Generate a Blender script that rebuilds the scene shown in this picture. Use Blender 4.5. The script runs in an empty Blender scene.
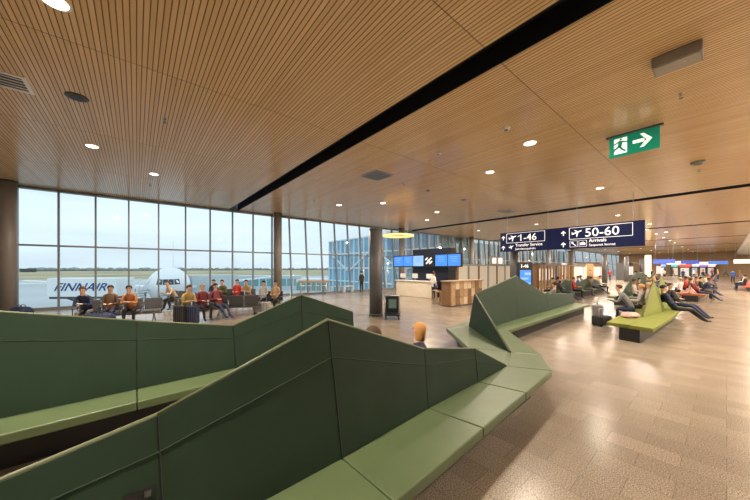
import bpy, bmesh, math, random
from mathutils import Vector, Matrix
random.seed(7)
PI = math.pi
COL = bpy.context.scene.collection
CC, SS = .7716, .6361
CAMH = 2.0
CEIL = 5.8
FAC = 20.7            # glass facade line

# ---------------------------------------------------------------- placement helpers
def W(px, py, h):
    z = 290 * (h - CAMH) / (268 - py); r = (px - 375) / 290 * z
    return (CC * r + SS * z, -SS * r + CC * z, h)
def WZ(px, z, h=0):
    r = (px - 375) / 290 * z
    return (CC * r + SS * z, -SS * r + CC * z, h)

# ---------------------------------------------------------------- materials
MATS = {}
def mat(name, col, rough=.6, metal=0, spec=.5, emit=None, es=1, noise=0, nscale=8, bump=0, coat=0):
    if name in MATS: return MATS[name]
    m = bpy.data.materials.new(name); m.use_nodes = True
    nt = m.node_tree; b = nt.nodes['Principled BSDF']
    b.inputs['Base Color'].default_value = (*col, 1)
    b.inputs['Roughness'].default_value = rough
    b.inputs['Metallic'].default_value = metal
    b.inputs['Specular IOR Level'].default_value = spec
    b.inputs['Coat Weight'].default_value = coat
    if emit:
        b.inputs['Emission Color'].default_value = (*emit, 1)
        b.inputs['Emission Strength'].default_value = es
    if noise or bump:
        tc = nt.nodes.new('ShaderNodeTexCoord'); n = nt.nodes.new('ShaderNodeTexNoise')
        n.inputs['Scale'].default_value = nscale; n.inputs['Detail'].default_value = 5
        nt.links.new(tc.outputs['Object'], n.inputs['Vector'])
        if noise:
            r = nt.nodes.new('ShaderNodeMapRange')
            r.inputs[1].default_value = .3; r.inputs[2].default_value = .7
            r.inputs[3].default_value = 1 - noise; r.inputs[4].default_value = 1 + noise
            nt.links.new(n.outputs['Fac'], r.inputs[0])
            mx = nt.nodes.new('ShaderNodeVectorMath'); mx.operation = 'SCALE'
            mx.inputs[0].default_value = col
            nt.links.new(r.outputs[0], mx.inputs['Scale'])
            nt.links.new(mx.outputs[0], b.inputs['Base Color'])
        if bump:
            bp = nt.nodes.new('ShaderNodeBump'); bp.inputs['Strength'].default_value = bump
            bp.inputs['Distance'].default_value = .01
            nt.links.new(n.outputs['Fac'], bp.inputs['Height'])
            nt.links.new(bp.outputs[0], b.inputs['Normal'])
    MATS[name] = m
    return m

def node(nt, t, **kw):
    n = nt.nodes.new(t)
    for k, v in kw.items(): setattr(n, k, v)
    return n
def math_n(nt, op, a, b=None):
    n = node(nt, 'ShaderNodeMath', operation=op)
    for i, v in enumerate((a, b)):
        if v is None: continue
        if isinstance(v, (int, float)): n.inputs[i].default_value = v
        else: nt.links.new(v, n.inputs[i])
    return n.outputs[0]

def ceiling_mat():
    m = bpy.data.materials.new('slatted_ceiling_wood'); m.use_nodes = True
    nt = m.node_tree; L = nt.links; b = nt.nodes['Principled BSDF']
    g = node(nt, 'ShaderNodeNewGeometry'); s = node(nt, 'ShaderNodeSeparateXYZ')
    L.new(g.outputs['Position'], s.inputs[0])
    X, Y = s.outputs[0], s.outputs[1]
    # grooves between the slats: run along Y, one each 105 mm
    fx = math_n(nt, 'FRACT', math_n(nt, 'DIVIDE', X, .0785))
    gr = math_n(nt, 'LESS_THAN', fx, .2)
    # joints between the panels, across the slats
    fy = math_n(nt, 'FRACT', math_n(nt, 'DIVIDE', math_n(nt, 'SUBTRACT', Y, 2.65), 4.35))
    jt = math_n(nt, 'LESS_THAN', fy, .0035)
    gr = math_n(nt, 'MAXIMUM', gr, jt)
    # plank colour variation
    idx = math_n(nt, 'FLOOR', math_n(nt, 'DIVIDE', X, .0785))
    idy = math_n(nt, 'FLOOR', math_n(nt, 'DIVIDE', math_n(nt, 'SUBTRACT', Y, 2.65), 4.35))
    cb = node(nt, 'ShaderNodeCombineXYZ'); L.new(idx, cb.inputs[0]); L.new(idy, cb.inputs[1])
    wn = node(nt, 'ShaderNodeTexWhiteNoise'); L.new(cb.outputs[0], wn.inputs[0])
    mp = node(nt, 'ShaderNodeMapping'); mp.inputs['Scale'].default_value = (30, 1.2, 1)
    L.new(g.outputs['Position'], mp.inputs[0])
    no = node(nt, 'ShaderNodeTexNoise'); no.inputs['Scale'].default_value = 1; no.inputs['Detail'].default_value = 4
    L.new(mp.outputs[0], no.inputs[0])
    mixf = math_n(nt, 'ADD', math_n(nt, 'MULTIPLY', wn.outputs[0], .4), math_n(nt, 'MULTIPLY', no.outputs['Fac'], .6))
    r = node(nt, 'ShaderNodeValToRGB')
    r.color_ramp.elements[0].color = (.68, .46, .235, 1); r.color_ramp.elements[1].color = (.84, .60, .335, 1)
    r.color_ramp.elements[0].position = .15; r.color_ramp.elements[1].position = .8
    L.new(mixf, r.inputs[0])
    mx = node(nt, 'ShaderNodeMix', data_type='RGBA'); L.new(gr, mx.inputs[0])
    L.new(r.outputs[0], mx.inputs[6]); mx.inputs[7].default_value = (.14, .082, .038, 1)
    L.new(mx.outputs[2], b.inputs['Base Color'])
    L.new(math_n(nt, 'ADD', math_n(nt, 'MULTIPLY', gr, .5), .2), b.inputs['Roughness'])
    b.inputs['Specular IOR Level'].default_value = .5
    bp = node(nt, 'ShaderNodeBump'); bp.inputs['Strength'].default_value = .12; bp.inputs['Distance'].default_value = .003
    bp.invert = True
    L.new(gr, bp.inputs['Height']); L.new(bp.outputs[0], b.inputs['Normal'])
    return m

def floor_mat():
    m = bpy.data.materials.new('polished_granite_floor'); m.use_nodes = True
    nt = m.node_tree; L = nt.links; b = nt.nodes['Principled BSDF']
    g = node(nt, 'ShaderNodeNewGeometry')
    br = node(nt, 'ShaderNodeTexBrick')
    br.inputs['Scale'].default_value = 1; br.inputs['Brick Width'].default_value = .6; br.inputs['Row Height'].default_value = .3
    br.inputs['Mortar Size'].default_value = .0025; br.inputs['Bias'].default_value = 0
    br.inputs['Color1'].default_value = (.235, .193, .15, 1); br.inputs['Color2'].default_value = (.295, .245, .192, 1)
    br.inputs['Mortar'].default_value = (.15, .12, .095, 1)
    mpb = node(nt, 'ShaderNodeMapping'); mpb.inputs['Rotation'].default_value = (0, 0, PI / 2)
    L.new(g.outputs['Position'], mpb.inputs[0]); L.new(mpb.outputs[0], br.inputs['Vector'])
    n = node(nt, 'ShaderNodeTexNoise'); n.inputs['Scale'].default_value = 85; n.inputs['Detail'].default_value = 6
    n.inputs['Roughness'].default_value = .75
    L.new(g.outputs['Position'], n.inputs['Vector'])
    r = node(nt, 'ShaderNodeMapRange'); r.inputs[1].default_value = .38; r.inputs[2].default_value = .62
    r.inputs[3].default_value = .35; r.inputs[4].default_value = 1.65
    L.new(n.outputs['Fac'], r.inputs[0])
    n2 = node(nt, 'ShaderNodeTexNoise'); n2.inputs['Scale'].default_value = .5; n2.inputs['Detail'].default_value = 4
    L.new(g.outputs['Position'], n2.inputs['Vector'])
    r2 = node(nt, 'ShaderNodeMapRange'); r2.inputs[1].default_value = .3; r2.inputs[2].default_value = .7
    r2.inputs[3].default_value = .9; r2.inputs[4].default_value = 1.1
    L.new(n2.outputs['Fac'], r2.inputs[0])
    v = node(nt, 'ShaderNodeVectorMath', operation='SCALE'); L.new(br.outputs[0], v.inputs[0])
    L.new(math_n(nt, 'MULTIPLY', r.outputs[0], r2.outputs[0]), v.inputs['Scale'])
    L.new(v.outputs[0], b.inputs['Base Color'])
    b.inputs['Roughness'].default_value = .23; b.inputs['Specular IOR Level'].default_value = .25
    return m

def glass_mat(name, tint=(.93, .97, .98), gloss=.08, rough=0):
    m = bpy.data.materials.new(name); m.use_nodes = True
    nt = m.node_tree; L = nt.links; nt.nodes.remove(nt.nodes['Principled BSDF'])
    out = nt.nodes['Material Output']
    t = node(nt, 'ShaderNodeBsdfTransparent'); t.inputs[0].default_value = (*tint, 1)
    gl = node(nt, 'ShaderNodeBsdfGlossy'); gl.inputs['Roughness'].default_value = rough
    lw = node(nt, 'ShaderNodeFresnel'); lw.inputs[0].default_value = 1.45
    f = math_n(nt, 'MULTIPLY', lw.outputs[0], gloss / .04 * .25)
    f = math_n(nt, 'MINIMUM', f, .6)
    mx = node(nt, 'ShaderNodeMixShader'); L.new(f, mx.inputs[0]); L.new(t.outputs[0], mx.inputs[1]); L.new(gl.outputs[0], mx.inputs[2])
    L.new(mx.outputs[0], out.inputs[0])
    return m

M_ceil = ceiling_mat(); M_floor = floor_mat(); M_glass = glass_mat('clear_glazing')
M_green = mat('dark_green_fabric', (.022, .045, .028), .65, noise=.08, nscale=3, bump=.15, spec=.22)
M_green_seat = mat('green_seat_leather', (.092, .133, .060), .42, noise=.1, nscale=2.5, bump=.12, spec=.5)
M_lime = mat('lime_green_fabric', (.165, .19, .02), .7, noise=.08, nscale=4)
M_piping = mat('olive_piping', (.11, .125, .065), .6)
M_rust = mat('rust_fabric', (.32, .09, .04), .6, noise=.08, nscale=4)
M_olive = mat('olive_fabric', (.2, .24, .08), .6)
M_red = mat('red_fabric', (.6, .08, .04), .6)
M_base = mat('black_plinth', (.012, .012, .014), .5)
M_pillar = mat('grey_brown_pillar_cladding', (.105, .104, .112), .45, noise=.1, nscale=2)
M_pillar_f = mat('brown_grey_facade_pillar', (.22, .2, .188), .45)
M_pillar_top = mat('wood_toned_pillar_head', (.34, .225, .12), .3, noise=.08, nscale=3)
M_mull = mat('grey_aluminium_mullion', (.22, .235, .25), .45, metal=.3)
M_white = mat('white_paint', (.8, .8, .78), .5)
M_whiteg = mat('white_gloss', (.82, .82, .8), .25)
M_cream = mat('cream_counter', (.78, .7, .56), .4, noise=.06, nscale=3)
M_black = mat('black_satin', (.015, .015, .018), .4)
M_navyblk = mat('blue_black_panel', (.012, .018, .035), .4)
M_navy = mat('navy_sign_panel', (.006, .010, .055), .6, spec=.2, emit=(.005, .012, .06), es=.3)
M_text = mat('lit_white_lettering', (.9, .9, .9), .5, emit=(1, 1, 1), es=.6)
M_chrome = mat('chrome', (.6, .6, .62), .25, metal=1)
M_steel = mat('brushed_steel', (.4, .41, .42), .35, metal=.9)
M_grey = mat('mid_grey_plastic', (.3, .3, .3), .5)
M_dgrey = mat('dark_grey_plastic', (.07, .07, .075), .5)
M_recess = mat('ceiling_recess_black', (.010, .010, .016), .5)
M_lens = mat('lit_lamp_lens', (.9, .9, .9), .4, emit=(1, .86, .66), es=7)
M_wood = mat('light_oak', (.42, .27, .14), .4, noise=.15, nscale=6)
M_wood2 = mat('brown_oak', (.22, .12, .06), .4, noise=.15, nscale=6)
M_wood3 = mat('pale_birch', (.62, .48, .32), .4, noise=.1, nscale=6)
M_exitg = mat('lit_exit_green', (.0, .25, .14), .3, emit=(.0, .17, .12), es=.4)
M_exitw = mat('lit_exit_white', (.9, .95, .9), .3, emit=(.9, 1, .95), es=.7)
M_screen = mat('lit_blue_screen', (.02, .1, .4), .3, emit=(.07, .28, .85), es=1.0)
M_screen2 = mat('lit_pale_blue_screen', (.1, .2, .5), .3, emit=(.3, .5, .95), es=1)
M_gold = mat('lit_golden_ring', (.8, .5, .2), .4, emit=(1, .55, .16), es=1.3)

# ---------------------------------------------------------------- mesh helpers
class MB:
    def __init__(s): s.bm = bmesh.new(); s.mats = []
    def mi(s, m):
        if m is None: return 0
        if m not in s.mats: s.mats.append(m)
        return s.mats.index(m)
    def box(s, c, d, m=None, rz=0, R=None):
        i = s.mi(m); vs = []
        R = R or Matrix.Rotation(rz, 3, 'Z')
        for x in (-.5, .5):
            for y in (-.5, .5):
                for z in (-.5, .5):
                    vs.append(s.bm.verts.new(Vector(c) + R @ Vector((x * d[0], y * d[1], z * d[2]))))
        for f in ((0, 1, 3, 2), (4, 6, 7, 5), (0, 4, 5, 1), (2, 3, 7, 6), (0, 2, 6, 4), (1, 5, 7, 3)):
            fc = s.bm.faces.new([vs[k] for k in f]); fc.material_index = i
        return s
    def hexa(s, low, high, m=None):
        i = s.mi(m)
        a = [s.bm.verts.new(p) for p in low]; b = [s.bm.verts.new(p) for p in high]
        n = len(a)
        fs = [s.bm.faces.new(a[::-1]), s.bm.faces.new(b)]
        for k in range(n): fs.append(s.bm.faces.new((a[k], a[(k + 1) % n], b[(k + 1) % n], b[k])))
        for f in fs: f.material_index = i
        return s
    def tube(s, p, q, r, m=None, n=8, r2=None, cap=True):
        i = s.mi(m); p = Vector(p); q = Vector(q); d = (q - p)
        if d.length < 1e-6: return s
        d.normalize()
        u = d.orthogonal().normalized(); v = d.cross(u); r2 = r if r2 is None else r2
        A = [s.bm.verts.new(p + (u * math.cos(2 * PI * k / n) + v * math.sin(2 * PI * k / n)) * r) for k in range(n)]
        B = [s.bm.verts.new(q + (u * math.cos(2 * PI * k / n) + v * math.sin(2 * PI * k / n)) * r2) for k in range(n)]
        for k in range(n):
            f = s.bm.faces.new((A[k], A[(k + 1) % n], B[(k + 1) % n], B[k])); f.material_index = i; f.smooth = n > 6
        if cap:
            s.bm.faces.new(A[::-1]).material_index = i; s.bm.faces.new(B).material_index = i
        return s
    def lathe(s, prof, c=(0, 0, 0), m=None, n=20, axis='Z', R=None):
        i = s.mi(m); rings = []
        R = R or Matrix.Identity(3)
        for (r, z) in prof:
            rings.append([s.bm.verts.new(Vector(c) + R @ Vector((r * math.cos(2 * PI * k / n), r * math.sin(2 * PI * k / n), z))) for k in range(n)])
        for a, b in zip(rings, rings[1:]):
            for k in range(n):
                f = s.bm.faces.new((a[k], a[(k + 1) % n], b[(k + 1) % n], b[k])); f.material_index = i; f.smooth = True
        s.bm.faces.new(rings[0][::-1]).material_index = i; s.bm.faces.new(rings[-1]).material_index = i
        return s
    def poly(s, pts, m=None):
        f = s.bm.faces.new([s.bm.verts.new(p) for p in pts]); f.material_index = s.mi(m); return s
    def prism(s, pts, d, m=None):      # pts: 3D polygon, d: extrusion vector
        d = Vector(d); return s.hexa([Vector(p) for p in pts], [Vector(p) + d for p in pts], m)
    def build(s, name, m=None, parent=None, bevel=0, smooth=False):
        bmesh.ops.recalc_face_normals(s.bm, faces=s.bm.faces)
        if smooth:
            for f in s.bm.faces: f.smooth = True
        me = bpy.data.meshes.new(name); s.bm.to_mesh(me); s.bm.free()
        for k in (s.mats or [m]): me.materials.append(k)
        o = bpy.data.objects.new(name, me); COL.objects.link(o)
        if parent: o.parent = parent
        if bevel:
            b = o.modifiers.new('bevel', 'BEVEL'); b.width = bevel; b.segments = 2; b.limit_method = 'ANGLE'
        return o

def thing(name, label, cat, loc=(0, 0, 0), rz=0, group=None):
    o = bpy.data.objects.new(name, None); COL.objects.link(o); o.empty_display_size = .1
    o.location = loc; o.rotation_euler = (0, 0, rz); o['label'] = label; o['category'] = cat
    if group: o['group'] = group
    return o
def tag(o, label, cat, group=None):
    o['label'] = label; o['category'] = cat
    if group: o['group'] = group
    return o
def struct(o, label=None):
    o['kind'] = 'structure'
    if label: o['label'] = label
    return o
def dup(root, loc, rz=0, label=None, scale=None):
    r = root.copy(); COL.objects.link(r); r.location = loc; r.rotation_euler = (0, 0, rz)
    if label: r['label'] = label
    if scale: r.scale = (scale,) * 3
    for ch in list(root.children):
        c = ch.copy(); COL.objects.link(c); c.parent = r
        for g in list(ch.children):
            d = g.copy(); COL.objects.link(d); d.parent = c
    return r

def text_mesh(name, s, size, m, parent, loc, R, shear=0, extrude=.004, bold=0, sx=1, align='LEFT'):
    cu = bpy.data.curves.new(name, 'FONT'); cu.body = s; cu.size = size; cu.extrude = extrude; cu.shear = shear
    cu.offset = bold; cu.align_x = align; cu.resolution_u = 3
    t = bpy.data.objects.new(name, cu); COL.objects.link(t)
    dg = bpy.context.evaluated_depsgraph_get(); me = bpy.data.meshes.new_from_object(t.evaluated_get(dg))
    bpy.data.objects.remove(t); bpy.data.curves.remove(cu)
    me.materials.clear(); me.materials.append(m)
    me.transform(Matrix.Diagonal((sx, 1, 1, 1)))
    me.transform(R.to_4x4())
    o = bpy.data.objects.new(name, me); COL.objects.link(o); o.location = loc
    if parent: o.parent = parent
    return o

# ---------------------------------------------------------------- setting
X0, X1, YB = -12, 112, -9
struct(MB().box(((X0 + X1) / 2, (YB + FAC) / 2, -.15), (X1 - X0, FAC - YB + .2, .3)).build('floor', M_floor), 'polished speckled brown granite floor')
gaps = [(4.63, 5.24)] + [(4.7 + 16.55 * k, 5.5 + 16.55 * k) for k in range(1, 7)]
c = MB(); x = X0
for a, b in gaps + [(X1, X1)]:
    c.box(((x + a) / 2, (YB + FAC) / 2, CEIL + .1), (a - x, FAC - YB + .2, .2)); x = b
struct(c.build('ceiling', M_ceil), 'slatted light wood ceiling')
for k, (a, b) in enumerate(gaps):
    g = MB(); L = FAC - YB
    g.box(((a + b) / 2, (YB + FAC) / 2, CEIL + .42), (b - a + .1, L, .04))
    g.box((a + .012, (YB + FAC) / 2, CEIL + .205), (.022, L, .41)).box((b - .012, (YB + FAC) / 2, CEIL + .205), (.022, L, .41))
    struct(g.build('trim_%d' % (k + 1), M_recess), 'black recessed slot across the ceiling')
M_wallw = mat('off_white_wall', (.62, .58, .52), .6)
struct(MB().box((X0 - .1, (YB + FAC) / 2, 2.9), (.2, FAC - YB, 5.8)).build('wall_west', M_wallw))
struct(MB().box(((X0 + X1) / 2, YB - .1, 2.9), (X1 - X0, .2, 5.8)).build('wall_south', M_wallw))
struct(MB().box((X1 + .1, (YB + FAC) / 2, 2.9), (.2, FAC - YB, 5.8)).build('wall_east', mat('warm_end_wall', (.5, .34, .2), .6)))
struct(MB().box((50, FAC + .32, CEIL + .35), (124, .4, .8)).build('trim_20', M_mull))

# glazed facade: bays 1.3 m wide; right of X = 8 it leans outwards
def facy(X, z):
    if X < 8.2: return FAC
    return FAC - .45 + .9 * z / CEIL * .6
n = 1
Xb = -4.2 - 1.3 * 6
bays = []
while Xb < 62: bays.append((Xb, Xb + 1.3)); Xb += 1.3
while Xb < 111: bays.append((Xb, Xb + 5.2)); Xb += 5.2
for (a, b) in bays:
    mid = (a + b) / 2
    yb, yt = facy(mid, 0), facy(mid, CEIL)
    g = MB(); g.hexa([(a, yb, .12), (b, yb, .12), (b, yb + .012, .12), (a, yb + .012, .12)],
                     [(a, yt, CEIL), (b, yt, CEIL), (b, yt + .012, CEIL), (a, yt + .012, CEIL)])
    p = struct(g.build('window_%d' % n, M_glass), 'tall clear glass bay of the facade')
    f = MB()
    def mull(xm, w=.07):
        f.hexa([(xm - w / 2, yb - .11, 0), (xm + w / 2, yb - .11, 0), (xm + w / 2, yb + .07, 0), (xm - w / 2, yb + .07, 0)],
               [(xm - w / 2, yt - .11, CEIL), (xm + w / 2, yt - .11, CEIL), (xm + w / 2, yt + .07, CEIL), (xm - w / 2, yt + .07, CEIL)])
    mull(a)
    yy = facy(mid, 3.07)
    f.box((mid, yy - .02, 3.07), (b - a, .13, .085)); f.box((mid, yb - .02, .06), (b - a, .2, .12)); f.box((mid, yt - .02, CEIL - .05), (b - a, .2, .1))
    f.build('window_frame', M_mull, p)
    n += 1

# ---------------------------------------------------------------- pillars on a 12 m grid
def pillar(x, y, label, group='free-standing round grey columns'):
    t = thing('pillar', label, 'pillar', (x, y, 0), 0, group)
    MB().lathe([(.275, .1), (.275, 3.55)], n=28).build('shaft', M_pillar, t)
    MB().lathe([(.29, 0), (.29, .1)], n=28).build('base_ring', M_dgrey, t)
    MB().lathe([(.26, 3.55), (.26, 3.6)], n=28).build('collar', M_dgrey, t)
    MB().lathe([(.285, 3.6), (.285, 3.64), (.2, 3.66)], n=28).build('cap', M_pillar, t)
    return t
def facade_pillar(x, y, label):
    t = thing('pillar', label, 'pillar', (x, y, 0), 0, 'pillars along the window wall')
    MB().lathe([(.275, .1), (.275, CEIL - .08)], n=28).build('shaft', M_pillar_f, t)
    MB().lathe([(.29, 0), (.29, .1)], n=28).build('base_ring', M_dgrey, t)
    MB().lathe([(.3, CEIL - .08), (.3, CEIL)], n=28).build('collar', M_dgrey, t)
pillar(7.8, 9.4, 'thick round grey column ending below the ceiling, beside the black luggage trolley')
pl = ['behind the left end of the direction sign', 'next to the wooden post screen', 'among the seated crowd, second beyond the sign', 'far pillar right under the end of the sign', 'farthest pillar by the glowing light column']
for k in range(5): pillar(19.7 + 12 * k + (.6 if k == 0 else 0), 9.4, 'free-standing round grey column, ' + pl[k])
fl = ['at the left edge of the photo in front of the window', 'splitting the window wall above the peaked bench', 'behind the golden ring lamp', 'right of the blue screens at the window wall', 'far off behind the sign along the window wall', 'farther along the window wall beyond the screen of posts', 'farthest at the window wall']
for k in range(7): facade_pillar(-4.45 + 12.05 * k + (.15 if k == 0 else 0), 19.85, 'round brown-grey pillar ' + fl[k])

# ---------------------------------------------------------------- benches
def lerp(a, b, t): return Vector(a) * (1 - t) + Vector(b) * t
def bench(name, label, st, mseat, mback, split=1, group=None, seat=.45, th=.10):
    """st: stations of (front edge, back front base, ridge(x,y,h), back rear base, rear edge)"""
    o = thing(name, label, 'bench', (st[len(st) // 2][1][0], st[len(st) // 2][1][1], 0), 0, group or 'peaked zigzag benches')
    off = Vector(o.location)
    def P(p, z): return Vector((p[0], p[1], z)) - off
    for a, b in zip(st, st[1:]):
        L = (Vector(b[0]) - Vector(a[0])).length
        for side in (0, 1):
            e, i = (0, 1) if side == 0 else (4, 3)
            for k in range(split):
                t0, t1 = k / split, (k + 1) / split
                g = .004 / max(L / split, .1)
                t0 += g; t1 -= g
                q = [lerp(a[e], b[e], t0), lerp(a[e], b[e], t1), lerp(a[i], b[i], t1), lerp(a[i], b[i], t0)]
                m = MB(); m.hexa([P(p, seat - th) for p in q], [P(p, seat) for p in q])
                m.build('seat_cushion', mseat, o, bevel=.014)
        # backrest panel : tent cross-section
        ra, rb = a[2], b[2]
        if ra[2] <= seat + .03 and rb[2] <= seat + .03:
            # flat infill strip
            m = MB(); q = [a[1], b[1], b[3], a[3]]
            m.hexa([P(p, seat - th) for p in q], [P(p, seat) for p in q]); m.build('seat_infill', mseat, o); continue
        w = .022
        d = (Vector(rb[:2]) - Vector(ra[:2])).normalized(); nn = Vector((-d.y, d.x)) * w
        for_r = []
        def sec(s, r, t):
            hh = max(r[2], seat + .012)
            nx = nn if (Vector(s[3]) - Vector(s[1])).dot(nn) >= 0 else -nn
            return [P(s[1], seat - th), P(s[3], seat - th), P(s[3], seat), Vector((r[0] + nx.x, r[1] + nx.y, hh)) - off, Vector((r[0] - nx.x, r[1] - nx.y, hh)) - off, P(s[1], seat)]
        A, B = sec(a, ra, 0), sec(b, rb, 1)
        for k in range(split):
            t0, t1 = k / split, (k + 1) / split
            g = .0
            A2 = [lerp(p, q, t0 + g) for p, q in zip(A, B)]; B2 = [lerp(p, q, t1 - g) for p, q in zip(A, B)]
            m = MB()
            NV, NU = 5, 10
            def refine(Q): return [Q[0], Q[1]] + [lerp(Q[2], Q[3], i / NV) for i in range(NV)] + [Q[3]] + [lerp(Q[4], Q[5], i / NV) for i in range(NV + 1)]
            SS_ = [[m.bm.verts.new(lerp(p, q, u / NU)) for p, q in zip(refine(A2), refine(B2))] for u in range(NU + 1)]
            nP = len(SS_[0])
            m.bm.faces.new(SS_[0][::-1]); m.bm.faces.new(SS_[-1])
            for va, vb in zip(SS_, SS_[1:]):
                for j in range(nP):
                    f = m.bm.faces.new((va[j], va[(j + 1) % nP], vb[(j + 1) % nP], vb[j])); f.smooth = True
            pn = m.build('backrest_panel', mback, o)
            md = pn.modifiers.new('edges', 'EDGE_SPLIT'); md.split_angle = .5
            pp = MB().tube((A2[3] + A2[4]) / 2 , (B2[3] + B2[4]) / 2, .016, n=8); pp.build('piping', M_piping, pn)
            for (i0, i1) in ((5, 4), (2, 3)): MB().tube(B2[i0], B2[i1], .006, n=6).build('panel_joint', M_black, pn)
            # stitched welt parallel to the ridge
            for (u0, u1) in ((5, 4),):
                f = .72 if max(ra[2], rb[2]) > 1.0 else .6
                p0 = lerp(A2[u0], A2[u1], f); p1 = lerp(B2[u0], B2[u1], f)
                MB().tube(p0, p1, .006, n=6).build('seam', mback, pn)
    # plinth
    ins = .22
    F = [s[0] for s in st]; R = [s[4] for s in st]
    m = MB()
    for a, b in zip(st, st[1:]):
        q = []
        for s, e in ((a, 0), (b, 0), (b, 4), (a, 4)):
            c0 = Vector(s[2][:2]); v = Vector(s[e]) - c0; q.append(c0 + v * (1 - ins / max(v.length, .3) * 1.3))
        m.hexa([P(p, 0) for p in q], [P(p, seat - th - .002) for p in q])
    m.build('plinth', M_base, o)
    return o

A = [((-1.6, 1.16), (-1.6, 1.88), (-1.6, 2.12, .80), (-1.6, 2.36), (-1.6, 3.0)),
     ((.10, 1.30), (.12, 1.94), (.10, 2.2, 1.108), (.1, 2.42), (.1, 3.0)),
     ((1.32, 1.40), (1.3, 2.0), (1.275, 2.2, 1.55), (1.25, 2.42), (1.25, 3.0)),
     ((2.6, 1.50), (2.495, 2.1), (2.58, 2.25, 1.056), (2.6, 2.45), (2.6, 3.0)),
     ((3.75, 1.59), (3.6, 2.16), (3.59, 2.22, .89), (3.6, 2.4), (3.7, 3.0)),
     ((4.857, 1.68), (4.52, 2.22), (4.52, 2.235, .46), (4.50, 2.25), (4.35, 2.9)),
     ((5.585, 2.096), (5.32, 2.53), (5.31, 2.54, .46), (5.30, 2.55), (5.0, 3.2)),
     ((7.16, 3.49), (7.2, 3.92), (6.75, 4.12, 1.33), (6.86, 4.38), (6.2, 4.62)),
     ((8.95, 3.55), (8.95, 4.05), (9.28, 4.25, 1.747), (8.95, 4.5), (8.9, 5.1)),
     ((11.7, 3.64), (11.7, 4.15), (11.7, 4.3, 1.03), (11.7, 4.5), (11.7, 5.1)),
     ((15.1, 3.75), (15.2, 4.35), (15.5, 4.5, .81), (15.3, 4.65), (15.3, 5.3))]
bench('zigzag_bench', 'long dark green zigzag bench with a folded peaked backrest, nearest to the viewer', A, M_green_seat, M_green)
Bs = [((-2.3, 4.2), (-2.3, 4.72), (-2.3, 5.0, 1.76), (-2.3, 5.26), (-2.3, 5.8)),
      ((.01, 4.34), (.01, 4.81), (.01, 5.0, 1.294), (.01, 5.22), (.01, 5.8)),
      ((1.2, 4.4), (1.2, 4.86), (1.19, 5.0, 1.077), (1.2, 5.22), (1.2, 5.8)),
      ((2.35, 4.45), (2.35, 4.9), (2.35, 5.0, 1.5), (2.35, 5.22), (2.35, 5.8)),
      ((3.5, 4.5), (3.5, 4.92), (3.5, 5.0, 1.08), (3.5, 5.18), (3.5, 5.8))]
bench('zigzag_bench', 'green two-sided bench with one peaked backrest, behind the nearest bench on the left', Bs, M_green_seat, M_green)
Cs = [((10.2, 1.2), (10.35, 1.68), (10.4, 1.7, .46), (10.4, 1.72), (10.43, 2.2)),
      ((12.4, 1.12), (12.4, 1.68), (12.4, 1.7, .46), (12.4, 1.72), (12.4, 2.25)),
      ((14.4, 1.1), (14.4, 1.45), (14.7, 1.72, 1.52), (14.4, 1.95), (14.4, 2.3)),
      ((15.4, 1.1), (15.4, 1.5), (15.5, 1.7, 1.15), (15.4, 1.9), (15.4, 2.3)),
      ((16.8, 1.1), (16.8, 1.5), (16.8, 1.7, 1.68), (16.8, 1.9), (16.8, 2.3)),
      ((19, 1.2), (19, 1.68), (19, 1.7, .5), (19, 1.72), (19, 2.2))]
bench('zigzag_bench', 'lime green bench with two sharp backrest peaks, in the aisle on the right', Cs, M_lime, M_lime)
def simple_bench(x0, x1, y, hs, label, ms, mb, w=.62):
    n = len(hs); st = []
    for k, h in enumerate(hs):
        xx = x0 + (x1 - x0) * k / (n - 1); z = random.uniform(-.12, .12)
        st.append(((xx, y - w + z), (xx, y - .2), (xx, y + z * .5, h), (xx, y + .2), (xx, y + w + z)))
    return bench('zigzag_bench', label, st, ms, mb)
simple_bench(20, 30, 3.6, [.6, 1.3, 1.72, 1.7, 1.2, .7], 'dark green high-backed bench beyond the lime green bench', M_green_seat, M_green)
simple_bench(19.5, 30, 6.9, [.5, 1.2, .9, 1.3, .9], 'dark green bench with low peaks, under the right half of the sign', M_green_seat, M_green)
simple_bench(25.5, 35, 1.5, [.5, .6, 1.2, .7, 1.75, .5], 'rust brown bench with a pointed backrest, beyond the lime green bench', M_rust, M_rust)
simple_bench(38, 48, 1.6, [.5, 1.3, .6, 1.2, .5], 'olive green bench far down the aisle', M_olive, M_olive)
simple_bench(34, 46, 5, [.5, 1.5, 1.0, 1.6, .5], 'dark green bench far off behind the rust brown one', M_green_seat, M_green)
simple_bench(40, 47, -1.4, [.5, 1.0, .9, .5], 'red bench at the right edge of the aisle', M_red, M_red, w=.5)

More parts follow.
